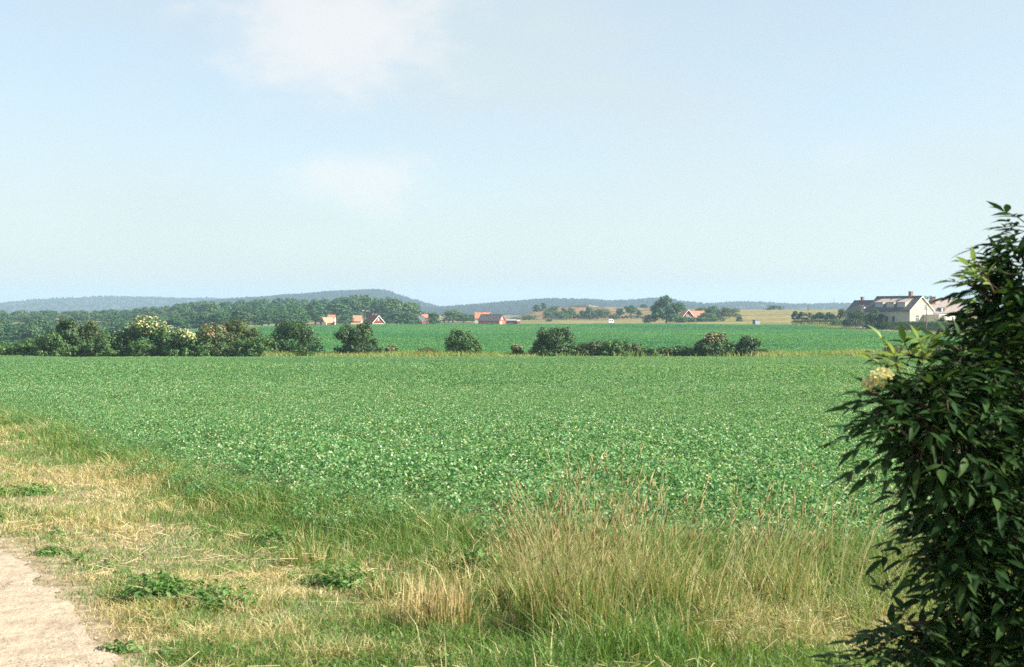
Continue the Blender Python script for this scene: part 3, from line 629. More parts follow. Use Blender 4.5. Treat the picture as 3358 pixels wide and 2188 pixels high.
# ------------------------------------------------------------------ trees of the wood
def tree_variant(seed, kind):
    r = np.random.default_rng(seed); L = [(0, 0, .58, .34, .34, .36), (0, 0, .26, .36, .36, .24)]
    for i in range(13):
        a = 2*math.pi*i/6.5 + r.uniform(-.4, .4); rr = r.uniform(.14, .22); z = r.uniform(.14, .34) if i % 2 else r.uniform(.42, .80); d = (.40 if z < .6 else .27) - rr*.3
        L.append((d*math.cos(a), d*math.sin(a), z, rr, rr, rr*.95))
    for i in range(2): rr = r.uniform(.12, .18); L.append((r.uniform(-.14, .14), r.uniform(-.1, .1), 1 - rr*1.05, rr, rr, rr))
    return crown_mesh('crown', L, 2300, .066, r, clumps=12), limbs(L, 1.0, .022, r), kind
VAR = []
tv = MB()
for i in range(8):
    cm, lm, kd = tree_variant(500+i, 'wood' if i % 3 else 'wood_pale'); cm.materials.append(M[kd])
    VAR.append((cm, lm))
TR = []
for cm, lm in VAR:
    me = bpy.data.meshes.new('trunk'); me.from_pydata(lm.v, [], lm.f); me.materials.append(M['bark']); TR.append(me)
def put_tree(name, label, group, loc, h, w, v, rz=0., cat='tree'):
    root = tag(empty(name, loc, rz), label, cat, group); root.scale = (w, w, h)
    c = bpy.data.objects.new('crown', VAR[v][0]); COL.objects.link(c); c.parent = root
    t = bpy.data.objects.new('trunk', TR[v]); COL.objects.link(t); t.parent = root; return root
prof = np.array([(-300, 1015), (0, 1015), (100, 1018), (140, 1012), (200, 1020), (260, 1030), (310, 1022), (380, 1014), (450, 1012), (520, 1006), (640, 997), (690, 988), (740, 994), (830, 986), (900, 984), (960, 979), (1000, 985), (1060, 985), (1130, 974), (1190, 970), (1230, 980), (1260, 985), (1320, 990), (1370, 1005)])
def wtop(px): return np.interp(px, prof[:, 0], prof[:, 1]) - np.interp(px, [0, 400, 600, 1300], [2, 4, 10, 8])
rr = random.Random(3)
ONES = 'first second third fourth fifth sixth seventh eighth ninth tenth eleventh twelfth thirteenth fourteenth fifteenth sixteenth seventeenth eighteenth nineteenth'.split()
def ORD(k):
    if k < 20: return ONES[k-1]
    t = {2: 'twent', 3: 'thirt', 4: 'fort'}[k//10]
    return t + ('ieth' if k % 10 == 0 else 'y-' + ONES[k % 10 - 1])
for (Y, a, b, step, d0, d1, lb) in ((950, -120, 1290, 33, 0, 6, 'tree from the left in the back row of the wood, only its top showing'),
                                    (840, -120, 1010, 36, 10, 26, 'tree from the left in the middle row of the wood below the hills'),
                                    (520, -100, 430, 34, 46, 60, 'tree from the left in the lowest row, just above the left hedge'),
                                    (610, -100, 1010, 34, 30, 46, 'tree from the left along the front edge of the wood above the left hedge')):
    px = a; k_ = 0
    while px < b:
        p = PG(px + rr.uniform(-8, 8), Y + rr.uniform(-20, 20)); h = zr(wtop(px) + rr.uniform(d0, d1), Y) - p.z
        h = max(h, 7); k_ += 1; put_tree('wood_tree', ORD(k_) + ' ' + lb, 'trees of the wood', p, h, max(h, 11)*rr.uniform(1.0, 1.35), rr.randrange(8), rr.uniform(0, 6.28)); px += step
for (px, top, hwpx, Y, v, lb) in [
  (1035, 985, 42, 715, 1, 'pale rounded tree left of the orange roofs'),
  (1100, 988, 40, 735, 2, 'broad tree shading the leftmost orange roofs'),
  (1150, 975, 44, 800, 4, 'tall tree behind the orange roof beside the lamp posts'),
  (1195, 971, 36, 820, 0, 'tallest tree behind the two lamp posts'),
  (1135, 1030, 22, 690, 5, 'small dark tree in front of the orange roofs'),
  (1240, 978, 34, 780, 1, 'dark tree right behind the red barn'),
  (1285, 973, 40, 760, 3, 'largest rounded tree right of the red barn'),
  (1345, 988, 40, 770, 6, 'paler tree at the right end of the wood'),
  (1300, 1018, 34, 690, 5, 'dark low tree beside the red barn gable'),
  (1345, 1022, 28, 690, 7, 'low tree at the corner of the stubble strip'),
  (1422, 1022, 20, 640, 2, 'round dark tree standing alone in the pale stubble'),
  (1485, 1015, 34, 780, 3, 'wide tree behind the white car, right of the lone round tree'),
  (1520, 1028, 24, 780, 4, 'small tree left of the distant red roof'),
  (1548, 1030, 20, 790, 1, 'little tree touching the distant red roof')]:
    p = PG(px, Y); h = zr(top, Y) - p.z; put_tree('broadleaf_tree', lb, 'trees round the village', p, h, hwpx*Y/F*2.7, v, rr.uniform(0, 6.28))

# shrubs and trees of the mound and the right-hand farms
mound = [  # px, hw, top, Y, material, label
 (1760, 11, 998, 985, 'wood', 'left one of the two small trees on the mound crest'),
 (1783, 9, 993, 985, 'wood', 'right one of the two small trees on the mound crest'),
 (1690, 14, 1040, 880, 'wood', 'low shrub at the left foot of the mound behind the shed'),
 (1735, 27, 1036, 880, 'wood', 'wide low shrub at the left foot of the mound'),
 (1812, 18, 1003, 940, 'wood_pale', 'shrub halfway up the mound, right of the two crest trees'),
 (1797, 14, 1020, 900, 'wood_pale', 'pale shrub in the gap at the mound foot'),
 (1800, 8, 1046, 820, 'wood', 'tiny shrub out in the stubble strip'),
 (1836, 24, 1020, 880, 'wood', 'dark shrub left of the twin-topped one at the mound foot'),
 (1850, 11, 1009, 900, 'wood', 'upright shrub with a pointed top on the mound'),
 (1873, 17, 1009, 885, 'wood_pale', 'upright pale shrub right of the pointed one on the mound'),
 (1910, 15, 1018, 885, 'wood', 'shrub below the dark end of the ruined wall'),
 (1933, 15, 1005, 880, 'wood_pale', 'tall pale shrub below the bright end of the ruined wall'),
 (1972, 26, 1011, 880, 'wood', 'broad rounded shrub right of the tall pale one on the mound'),
 (2012, 12, 1030, 880, 'wood', 'low shrub between two larger ones on the right of the mound'),
 (2032, 15, 1010, 885, 'wood', 'dark rounded shrub on the right of the mound'),
 (2068, 19, 999, 880, 'wood', 'tallest shrub on the right part of the mound'),
 (2096, 10, 1016, 880, 'wood', 'narrow shrub right of the tallest one on the mound'),
 (2110, 12, 998, 1030, 'wood', 'dome of a tree peeping over the mound crest'),
 (2128, 18, 1030, 680, 'shrub_brown', 'pale brownish shrub left of the big twin tree'),
 (2120, 10, 1046, 660, 'wood', 'low dark shrub at the left foot of the big twin tree'),
 (2225, 34, 1040, 650, 'wood', 'low dark hedge shrub at the right foot of the big twin tree'),
 (2262, 22, 1042, 650, 'wood', 'hedge shrub below the white gable of the red-roofed house'),
 (2298, 22, 1040, 655, 'wood', 'hedge shrub in front of the red-roofed house'),
 (2318, 26, 1024, 665, 'wood', 'dark shrub covering the corner of the red-roofed house'),
 (2340, 18, 1040, 655, 'wood_pale', 'pale low shrub right of the red-roofed house'),
 (2300, 26, 1007, 760, 'wood_pale', 'pale tree top behind the red tiled roof'),
 (2338, 26, 1003, 740, 'wood', 'dark rounded tree right behind the red-roofed house'),
 (2390, 32, 1007, 740, 'shrub_olive', 'wide greyish shrub right of the trees by the red-roofed house'),
 (2362, 13, 1036, 660, 'wood', 'small round bush between the red-roofed house and the grey box'),
 (2424, 10, 1037, 640, 'wood', 'small lone bush left of the grey box'),
 (2540, 24, 1002, 960, 'wood', 'domed tree on the skyline of the grassy rise'),
 (2607, 10, 1021, 520, 'wood', 'first small round tree above the dark wall by the road'),
 (2628, 13, 1024, 520, 'wood', 'second small round tree above the dark wall by the road'),
 (2655, 13, 1027, 515, 'wood', 'third small round tree above the dark wall by the road'),
 (2688, 18, 1026, 510, 'wood', 'fourth tree above the dark wall by the road'),
 (2722, 18, 1027, 505, 'wood', 'fifth tree above the dark wall, left of the pale bushes'),
 (2765, 22, 1012, 500, 'wood_pale', 'pale loose tree left of the dark-roofed house'),
 (2745, 18, 1050, 470, 'wood_pale', 'light green bush at the end of the dark wall'),
 (2775, 14, 1043, 465, 'wood_pale', 'brightest round green bush beside the road'),
 (2806, 34, 1012, 432, 'shrub_dark', 'dark round tree in front of the dark-roofed house'),
 (2868, 30, 1014, 402, 'shrub_dark', 'dark dense tree between the two farmhouse roofs'),
 (3085, 16, 1040, 372, 'wood', 'small bush in front of the flat-roofed annex'),
 (3035, 30, 1057, 380, 'wood', 'garden shrub below the sunlit gable'),
 (2990, 26, 1057, 384, 'wood', 'garden shrub at the corner of the yellow farmhouse'),
 (3115, 30, 1056, 368, 'wood_pale', 'pale garden shrub below the annex window'),
]
for i, (px, hw, top, Y, mt, lb) in enumerate(mound):
    r = np.random.default_rng(800+i); b = PG(px, Y); h = max(zr(top, Y) - b.z, 1.2); hwm = hw*Y/F*1.35
    L = auto_lobes(hwm, h, r, 4, 0); 
    if 2600 < px < 2735: L = [(l[0], l[1], h - (h - l[2])*.55, l[3], l[4], min(l[5], h*.2)) for l in L]
    area = hwm*h; sz = .30*max(Y/420, .8)
    shrub('round_tree' if h > 4 else 'bush', lb, 'tree' if h > 4 else 'bush', 'trees and bushes beyond the second field', b, L, int(np.clip(26*area/sz**2*.75, 300, 5200)), sz, mt, 900+i, trunk=.14)
def multi(name, label, cat, px, Y, parts, mat, size, n, seed, trunk=.3):
    b = PG(px, Y); L = [((q[0]-px)*Y/F, 0, zr(q[1], Y) - b.z, q[2]*Y/F*1.1, q[2]*Y/F, q[3]*Y/F*1.12) for q in parts]
    return shrub(name, label, cat, None, b, L, n, size, mat, seed, trunk=trunk)
multi('broadleaf_tree', 'big dark twin-crowned tree left of the red-roofed house', 'tree', 2185, 640,
      [(2170, 1012, 30, 24), (2185, 988, 22, 16), (2160, 1035, 30, 20), (2196, 1040, 36, 18), (2222, 1012, 26, 18), (2205, 1020, 26, 18), (2140, 1045, 22, 12), (2186, 975, 9, 7)], 'wood', .62, 11000, 77, .35)
multi('pine_tree', 'wide dark pine with gaps in its crown behind the farmhouse', 'tree', 3180, 520,
      [(3170, 968, 36, 13), (3200, 962, 34, 14), (3130, 978, 18, 9), (3150, 972, 22, 9), (3230, 972, 32, 14), (3260, 985, 30, 14), (3220, 990, 20, 10)], 'wood', .34, 2600, 78, .3)
multi('broadleaf_tree', 'tree top showing just over the yellow house ridge, right of its chimney', 'tree', 3035, 520, [(3030, 978, 16, 8), (3050, 978, 14, 7), (3010, 982, 14, 8), (3035, 1000, 18, 16)], 'wood', .34, 900, 79)
multi('broadleaf_tree', 'thin tree top peeping over the ridge left of the yellow house chimney', 'tree', 2945, 540, [(2935, 977, 8, 5), (2950, 975, 8, 5), (2958, 980, 9, 5), (2945, 1000, 14, 18)], 'wood', .3, 420, 80)

# ------------------------------------------------------------------ hills
def hill(name, ridge, Y0, front, back, seed, nt, ext_label):
    R = np.array(ridge, float); xs = (R[:, 0]-CX)/F*Y0; hs = np.array([zr(p, Y0) for p in R[:, 1]]) - 4
    gx = np.linspace(xs[0], xs[-1], 180); gy = np.concatenate([np.linspace(-front, 0, 14), np.linspace(0, back, 8)[1:]])
    X, D = np.meshgrid(gx, gy); H = np.interp(X, xs, hs)
    t = np.where(D < 0, 1 + D/front, 1 - D/back); prf = t*t*(3-2*t)
    nzv = vnoise(X/60 + seed*7, (D+Y0)/60, 1.0) - .5
    base = -9.5; Zt = base + (H - base)*prf + nzv*6*prf*(1-prf)*4
    V = np.stack([X, D + Y0, Zt], -1).reshape(-1, 3); idx = np.arange(X.size).reshape(X.shape); q = np.stack([idx[:-1, :-1], idx[:-1, 1:], idx[1:, 1:], idx[1:, :-1]], -1).reshape(-1, 4)
    m = surf_mat('hill_ground', (.030, .045, .026), (.075, .070, .045), .01, .95)
    tag(link(name, arr_mesh(name, V, [q], True), m), kind='structure')
    r = np.random.default_rng(seed); px = r.uniform(xs[0], xs[-1], nt); pd = r.uniform(-front*.85, back*.12, nt); t = np.where(pd < 0, 1 + pd/front, 1 - pd/back); pf = t*t*(3-2*t)
    nz_ = vnoise(px/60 + seed*7, (pd+Y0)/60, 1.0) - .5
    z = base + (np.interp(px, xs, hs) - base)*pf + nz_*6*pf*(1-pf)*4 - 1.5
    return np.stack([px, pd + Y0, z], 1)
hl = [(-1500, 1008), (-600, 1006), (-200, 1008), (0, 1006), (60, 999), (120, 992), (170, 987), (205, 980), (235, 976), (265, 980), (320, 978), (350, 972), (400, 973), (450, 974), (520, 975), (580, 977), (660, 981), (680, 976), (740, 981), (800, 980), (900, 984), (1000, 1000)]
hm = [(640, 1012), (720, 990), (780, 980), (840, 977), (900, 974), (960, 968), (1000, 966), (1080, 958), (1140, 956), (1190, 953), (1220, 951), (1262, 952), (1280, 958), (1310, 969), (1350, 982), (1400, 996), (1440, 1007), (1500, 1014)]
hc = [(1380, 1014), (1440, 1009), (1500, 1005), (1560, 1001), (1650, 992), (1700, 989), (1750, 985), (1800, 981), (1900, 983), (1950, 985), (2000, 989), (2080, 985), (2130, 980), (2170, 981), (2210, 990), (2260, 994), (2300, 999), (2360, 1006)]
hr = [(2240, 1008), (2300, 1000), (2340, 995), (2400, 991), (2460, 991), (2540, 995), (2600, 1000), (2650, 998), (2680, 999), (2710, 995), (2760, 996), (2800, 999), (2850, 1003), (2900, 1006), (3200, 1008), (3800, 1004), (5200, 1010)]
hp = [hill('hill_left', hl, 4600, 1300, 900, 1, 15000, ''), hill('hill_main', hm, 3300, 900, 700, 2, 10000, ''), hill('hill_centre', hc, 3000, 800, 700, 3, 10000, ''), hill('hill_right', hr, 3300, 800, 700, 4, 15000, '')]
def treelet(seed):
    r = np.random.default_rng(seed); k = 1.0 + .3*(seed % 2)
    L = [(0, 0, 5.5*k*.8, 4.2, 4.2, 4.2*k), (1.5, .5, 4, 3, 3, 3), (-1.5, -.5, 4.5, 3, 3, 3)]
    me = crown_mesh('treelet', L, 90, 2.6, r, clumps=6); me.materials.append(M['hill_leaf']); return bpy.data.objects.new('treelet', me)
cT = coll_of('treelets', [treelet(60+i) for i in range(4)])
for p, nm, lb in zip(hp, ('hill_forest',)*4, ('distant forest covering the pale blue hill on the left', 'forest on the highest hill behind the red barn', 'forest on the blue ridge behind the mound', 'forest on the low blue ridge on the right')):
    n = len(p); tag(gn_scatter(nm, p, rng.uniform(0, 6.28, n), rng.uniform(.38, .85, n), rng.integers(0, 4, n), cT), lb, 'forest', kind='stuff')

# ------------------------------------------------------------------ buildings
M['brick_yellow'] = surf_mat('yellow_brick', (.36, .335, .26), (.47, .44, .35), 1.2, .9)
M['slate'] = surf_mat('dark_roof', (.065, .062, .068), (.105, .098, .10), 1.2, .7, .5, wave=(3.2, 'Z'))
M['pink_tile'] = surf_mat('pink_tile', (.30, .245, .225), (.40, .33, .30), .9, .85, .4, wave=(3.2, 'Z'))
M['red_tile'] = surf_mat('red_tile', (.42, .15, .10), (.52, .22, .14), 1.0, .85, .4, wave=(3.2, 'Z'))
M['orange_tile'] = surf_mat('orange_tile', (.50, .20, .12), (.60, .28, .18), 1.0, .85, .3, wave=(3.2, 'Z'))
M['dark_red_roof'] = surf_mat('dark_red_roof', (.12, .045, .035), (.18, .070, .052), 1.0, .85, .3, wave=(3.2, 'Z'))
M['falu'] = surf_mat('red_boards', (.16, .035, .028), (.22, .055, .040), 1.5, .9, .3, wave=(5, 'X'))
M['red_board_bright'] = surf_mat('bright_red_boards', (.42, .085, .06), (.52, .13, .09), 1.5, .9)
M['white'] = surf_mat('white_paint', (.72, .70, .66), (.82, .80, .77), 2, .7)
M['render'] = surf_mat('pale_plaster', (.60, .54, .42), (.70, .64, .52), 1, .9)
M['peach'] = surf_mat('peach_plaster', (.62, .36, .20), (.70, .44, .26), 1, .9)
M['chim'] = surf_mat('chimney_brick', (.20, .10, .075), (.30, .16, .12), 3, .9)
M['pane'] = glass_mat('window_glass', (.035, .042, .05)); M['pane_pale'] = glass_mat('pale_glass', (.30, .32, .36))  # second pane only has a paler grey-blue base colour
M['grey_metal'] = surf_mat('grey_metal', (.20, .24, .26), (.27, .31, .33), 2, .6); M['grey_dark'] = surf_mat('grey_door', (.10, .13, .15), (.14, .17, .19), 2, .6)
M['stone'] = surf_mat('field_stone', (.10, .08, .07), (.20, .16, .13), 1.5, .95, .6); M['stone_pale'] = surf_mat('pale_stone', (.42, .34, .24), (.58, .49, .36), .7, .95, .6)
M['pole'] = surf_mat('pole_wood', (.13, .11, .09), (.22, .19, .16), 3, .9)

def window(root, face, u, z, ww, wh, W, L, frame='white', pane='pane', mull=True):
    """a window in a wall: face 'g' the front gable (y = 0), 'l' the left wall (x = -W/2), 'r' the right wall"""
    mb, mp = MB(), MB(); t = .09
    def bx(m, a0, a1, z0, z1, d0, d1):
        if face == 'g': m.box(a0, a1, -d1, -d0, z0, z1)
        elif face == 'l': m.box(-W/2 - d1, -W/2 - d0, a0, a1, z0, z1)
        else: m.box(W/2 + d0, W/2 + d1, a0, a1, z0, z1)
    a0, a1, z0, z1 = u - ww/2, u + ww/2, z - wh/2, z + wh/2
    bx(mb, a0 - t, a0, z0 - t, z1 + t, .003, .07); bx(mb, a1, a1 + t, z0 - t, z1 + t, .003, .07); bx(mb, a0, a1, z1, z1 + t, .003, .07); bx(mb, a0, a1, z0 - t, z0, .003, .12)
    if mull: bx(mb, u - .04, u + .04, z0, z1, .003, .06); bx(mb, a0, u - .04, z + wh*.12, z + wh*.12 + .06, .003, .055); bx(mb, u + .04, a1, z + wh*.12, z + wh*.12 + .06, .003, .055)
    bx(mp, a0, a1, z0, z1, .004, .03)
    f = mb.build('window', M[frame], root); mp.build('pane', M[pane], f); return f
def house(name, label, loc, rz, W, L, wh, rh, wall, roof, barge='white', over=.35, chims=(), cat='house', gable=None, rext=.3):
    """gable end at local y = 0 facing -y, ridge running along +y"""
    root = tag(empty(name, loc, rz), label, cat)
    hw = W/2; MB().prism([(-hw, -.8), (hw, -.8), (hw, wh), (0, wh + rh - .05), (-hw, wh)], 'y', 0, L).build('wall', M[wall], root)
    if gable: MB().prism([(-hw + .1, wh + .1), (hw - .1, wh + .1), (0, wh + rh - .2)], 'y', -.05, -.003).build('gable_boards', M[gable], root)
    sl = rh/hw; ov = over; th = .22
    for sgn, nm in ((-1, 'roof'), (1, 'roof')):
        e = (sgn*(hw + ov), wh - sl*ov); 
        rf = MB().prism([(0, wh + rh), (0, wh + rh + th), (e[0], e[1] + th), (e[0], e[1])], 'y', -rext, L + rext).build(nm, M[roof], root)
        if sgn == -1: rf0 = rf
        else: rf1 = rf
        if barge: MB().prism([(0, wh + rh - .12), (0, wh + rh + th + .04), (e[0], e[1] + th + .04), (e[0], e[1] - .12)], 'y', -rext - .10, -rext - .003).build('bargeboard', M[barge], root)
    MB().box(-.14, .14, -rext, L + rext, wh + rh + th - .1, wh + rh + th + .09).build('ridge', M[roof], rf0)
    for (cy, cx, cw, chh) in chims:
        zt = wh + rh - sl*abs(cx)
        MB().box(cx - cw/2, cx + cw/2, cy - cw/2, cy + cw/2, zt - .6, zt + chh).box(cx - cw/2 - .08, cx + cw/2 + .08, cy - cw/2 - .08, cy + cw/2 + .08, zt + chh, zt + chh + .18).build('chimney', M['chim'], rf0)
    return root
def dormer(root, y0, y1, W, wh, rh, z_in, proj, hgt, wall, roof):
    """shed dormer on the left slope (x < 0)"""
    hw = W/2; sl = rh/hw; xo = -hw + proj; zo = wh + sl*proj + .2; xi = -hw + z_in; zi = wh + sl*z_in + .2
    d = MB().prism([(xo, zo - .1), (xo, zo + hgt), (xi, zi)], 'y', y0, y1).build('dormer', M[wall], root)
    MB().prism([(xo - .25, zo + hgt + .01), (xo - .25, zo + hgt + .16), (xi, zi + .18), (xi, zi + .03)], 'y', y0 - .2, y1 + .2).build('dormer_roof', M[roof], d)
    MB().box(xo - .06, xo - .004, y0 + .5, y1 - .5, zo + .25, zo + hgt - .2).build('dormer_window', M['pane_pale'], d)

def at(px, py, Y): return P(px, py, Y)
# yellow brick farmhouse
phi = math.radians(33)
Y = 398.; b = PG(3022, Y); zg = b.z; H = zr(971, Y) - zg; We = 11.0; eave = zr(1018, Y) - zg
fh = house('farmhouse', 'yellow brick farmhouse with dark roof, dormers and sunlit gable', (b.x, b.y, zg), phi, We, 17.5, eave, H - eave - .2, 'brick_yellow', 'slate', 'render', .4, [(4.2, 0, 1.0, 1.5)])
for (u, z, a, c, pn) in ((-1.7, zr(1009, Y) - zg, 1.0, 1.4, 'pane_pale'), (1.9, zr(1006, Y) - zg, 1.1, 1.4, 'pane'), (-2.0, zr(1044, Y) - zg, 1.25, 1.9, 'pane'), (2.6, zr(1044, Y) - zg, 1.25, 1.9, 'pane_pale')):
    window(fh, 'g', u, z, a, c, We, 17.5, 'white', pn)
for u in (6.3, 9.0, 11.6): window(fh, 'l', u, zr(1046, Y) - zg, .95, 1.55, We, 17.5, 'brick_yellow', 'pane', False)
for (a, c) in ((2.6, 5.6), (7.0, 10.0), (11.4, 14.4)): dormer(fh, a, c, We, eave, H - eave - .2, 4.3, .9, 1.55, 'brick_yellow', 'pink_tile')
# dark-roofed house behind it
Y = 448.; b = PG(2893, Y); zg = b.z; H = zr(985, Y) - zg; eave = zr(1025, Y) - zg
h2 = house('farmhouse', 'dark-roofed house with one chimney left of the yellow farmhouse', (b.x, b.y, zg), phi, 9.6, 12.5, eave, H - eave - .2, 'brick_yellow', 'slate', 'render', .35, [(9.0, 0, .9, 1.3)])
MB().box(-3.5, -2.9, 5.0, 5.6, eave + (H-eave)*.32, eave + (H-eave)*.45).build('roof_light', M['white'], h2)
window(h2, 'l', 3, eave - 1.8, 1, 1.4, 9.6, 12.5)
# pink-tiled house to the right behind, ridge across the view
Y = 455.; b = PG(3163, Y); zg = b.z; H = zr(981, Y) - zg; eave = zr(1026, Y) - zg; Wp = 9.0
bl = PG(3064, Y)
h3 = house('farmhouse', 'house with a wide pink tiled roof behind the yellow farmhouse', (b.x, b.y + 4.5, zg), math.radians(90), Wp, b.x - bl.x, eave, H - eave - .2, 'render', 'pink_tile', None, .4, [(b.x - bl.x - .6, -1.2, 1.3, 2.2)])
lx = lambda px: (b.x - (px - CX)/F*Y)
sl3 = (H - eave - .2)/(Wp/2)
dw = MB().box(-Wp/2 + .2, -Wp/2 + 2.6, lx(3098), lx(3080), eave + .1, eave + 1.9).build('dormer', M['slate'], h3)
MB().box(-Wp/2 + .1, -Wp/2 + .19, lx(3093), lx(3087), eave + .4, eave + 1.7).build('dormer_window', M['white'], dw)
MB().box(-Wp/2 + .1, -Wp/2 + .19, lx(3086), lx(3081), eave + .5, eave + 1.6).build('pane', M['pane'], dw)
# flat-roofed annex
Y = 396.; b = PG(3108, Y); zg = b.z; top = zr(1034, Y) - zg
an = tag(empty('annex', b, phi), 'low cream annex with a flat pale roof right of the yellow farmhouse', 'annex')
MB().box(-4.2, 3.4, 0, 6, -.5, top).build('wall', M['render'], an)
MB().box(-4.5, 3.7, -.3, 6.3, top + .003, top + .3).build('roof', M['white'], an)
window(an, 'g', 2.3, top - 1.2, .8, 1.5, 7, 6, 'white', 'pane', False); window(an, 'g', -1.5, top - 1.1, 1.0, 1.0, 7, 6)
MB().box(.1, 1.2, -.45, -.05, top - 2.6, top - 1.7).build('flower_box', M['red_board_bright'], an)
# hedges and walls round the farm
def long_hedge(name, label, pts, hgt, wid, mat, size, dens, seed):
    r = np.random.default_rng(seed); pts = [Vector((p[0], p[1], T(p[0], p[1]))) for p in pts]; P_, N_ = [], []
    root = tag(empty(name, pts[0]), label, 'hedge')
    for a, b_ in zip(pts[:-1], pts[1:]):
        d = b_ - a; ln = d.length; n = int(dens*ln); t = r.random(n); ax = np.array(d.normalized()); sd_ = np.array([-ax[1], ax[0], 0]); ax[2] = 0
        ang = r.uniform(-.35, math.pi + .35, n); bl = .72 + .5*vnoise(t*ln*.6 + seed, np.zeros(n), 1.0)
        c, s_ = np.cos(ang), np.sin(ang); sg = lambda v: np.sign(v)*np.abs(v)**.55
        o_ = np.stack([np.zeros(n), np.zeros(n), np.maximum(hgt*(.5 + .5*sg(s_)*bl), .05)], 1) + sd_*(sg(c)*wid*.5)[:, None]
        k = r.uniform(.8, 1.05, n)[:, None]
        P_.append(np.array(a - pts[0]) + np.outer(t, np.array(d)) + o_*k); N_.append(norm(sd_*c[:, None] + np.array([0, 0, 1])*s_[:, None] + rand_dirs(n, r)*.6))
    p, nn = np.concatenate(P_), np.concatenate(N_); V, Fa = leaf_faces(p, nn, size*r.uniform(.6, 1.3, len(p)), .8, r, .2)
    link('foliage', arr_mesh('foliage', V, [Fa]), M[mat], root)
    mb = MB()
    for a, b_ in zip(pts[:-1], pts[1:]):
        for t in np.arange(0, 1, 2.5/(b_-a).length): q = a.lerp(b_, t) - pts[0]; mb.tube([q + Vector((0, 0, -.2)), q + Vector((0, 0, hgt*.7))], [.05, .03], 5)
    mb.build('stems', M['bark'], root); return root
def rxy(px, Y): return ((px - CX)/F*Y, Y)
long_hedge('garden_hedge', 'dark clipped hedge along the road in front of the yellow farmhouse', [rxy(2884, 404), rxy(2960, 376), rxy(3040, 344), rxy(3130, 310), rxy(3240, 281)], 2.6, 2.0, 'shrub_dark', .34, 120, 21)
long_hedge('garden_hedge', 'second paler hedge inside the garden, behind the clipped roadside hedge', [rxy(2975, 383), rxy(3060, 354), rxy(3150, 326)], 2.6, 1.6, 'wood', .34, 110, 22)
wl_ = [rxy(2600, 515), rxy(2680, 500), rxy(2755, 478)]
long_hedge('dark_hedge', 'very dark low hedge on the wall beside the road', wl_, 2.1, 1.8, 'shrub_dark', .36, 90, 23)
def stone_wall(name, label, px0, px1, Y, topa, topb, mats, step=2.2, seed=1):
    root = tag(empty(name, PG((px0+px1)/2, Y)), label, 'wall'); r = random.Random(seed); o = root.location; px = px0; d = step*F/Y
    while px < px1:
        p = PG(px, Y); tp = zr(topa + (topb-topa)*(px-px0)/(px1-px0), Y) - o.z + r.uniform(-.18, .12); x0 = p.x - o.x
        z0 = p.z - o.z - .3; hh = max(tp - z0, .4); nrow = max(1, int(hh/.75))
        for k in range(nrow):
            j = r.uniform(-.06, .06); a, b_ = z0 + hh*k/nrow, z0 + hh*(k+1)/nrow - .03
            mb = MB().add([(x0+.02, -.4+j, a), (x0+step-.03, -.4-j, a), (x0+step-.05, .4, a), (x0, .4, a), (x0+.06, -.36+j, b_), (x0+step-.08, -.36, b_+j), (x0+step-.06, .36, b_), (x0+.05, .36, b_-j)],
                          [(3,2,1,0),(4,5,6,7),(0,1,5,4),(1,2,6,5),(2,3,7,6),(3,0,4,7)]); mb.build('stone', M[r.choice(mats)], root)
        px += d
stone_wall('stone_wall', 'dark dry-stone ruin on the crest of the mound', 1868, 1926, 1000, 1002, 999, ['stone'], 2.0, 4)
stone_wall('stone_wall', 'bright pale end of the ruined wall on the mound crest', 1930, 1956, 1000, 1000, 1004, ['stone_pale'], 2.0, 5)
stone_wall('stone_wall', 'low pale stone gateway wall beside the road under the dark trees', 2786, 2850, 440, 1062, 1066, ['stone_pale', 'stone'], 1.0, 6)

# red-roofed house right of the twin tree: gable towards the camera, wing with red tiles going right
Y = 680.; b = PG(2257, Y); zg = b.z; H = zr(1016, Y) - zg; Wr = 6.6; eave = zr(1040, Y) - zg
h4 = house('cottage', 'red cottage with white-edged gable and red tiled wing', (b.x, b.y, zg), math.radians(14), Wr, 7, eave, H - eave - .15, 'falu', 'red_tile', 'white', .3, [], rext=.5)
window(h4, 'g', -.55, zr(1036, Y) - zg, .9, 1.2, Wr, 7); window(h4, 'g', .75, zr(1036, Y) - zg, .9, 1.2, Wr, 7)
we = PG(2318, Y)
wg = MB().prism([(0, -.5), (6, -.5), (6, eave - .2), (3, H - .75), (0, eave - .2)], 'x', .8, we.x - b.x).build('wing', M['falu'], h4)
for a, c in ((-.35, 3.05), (6.35, 2.95)):
    za = eave - .2 - .2; MB().prism([(a, za), (a, za + .22), (c, H - .5), (c, H - .72)], 'x', .6, we.x - b.x + .4).build('wing_roof', M['red_tile'], wg)
MB().box(we.x - b.x - .7, we.x - b.x - .1, 2.7, 3.3, H - 1, H + .2).build('chimney', M['chim'], wg)
MB().box(3.2, 4.0, -.2, .9, eave + .6, eave + 1.1).build('roof_light', M['grey_metal'], wg)

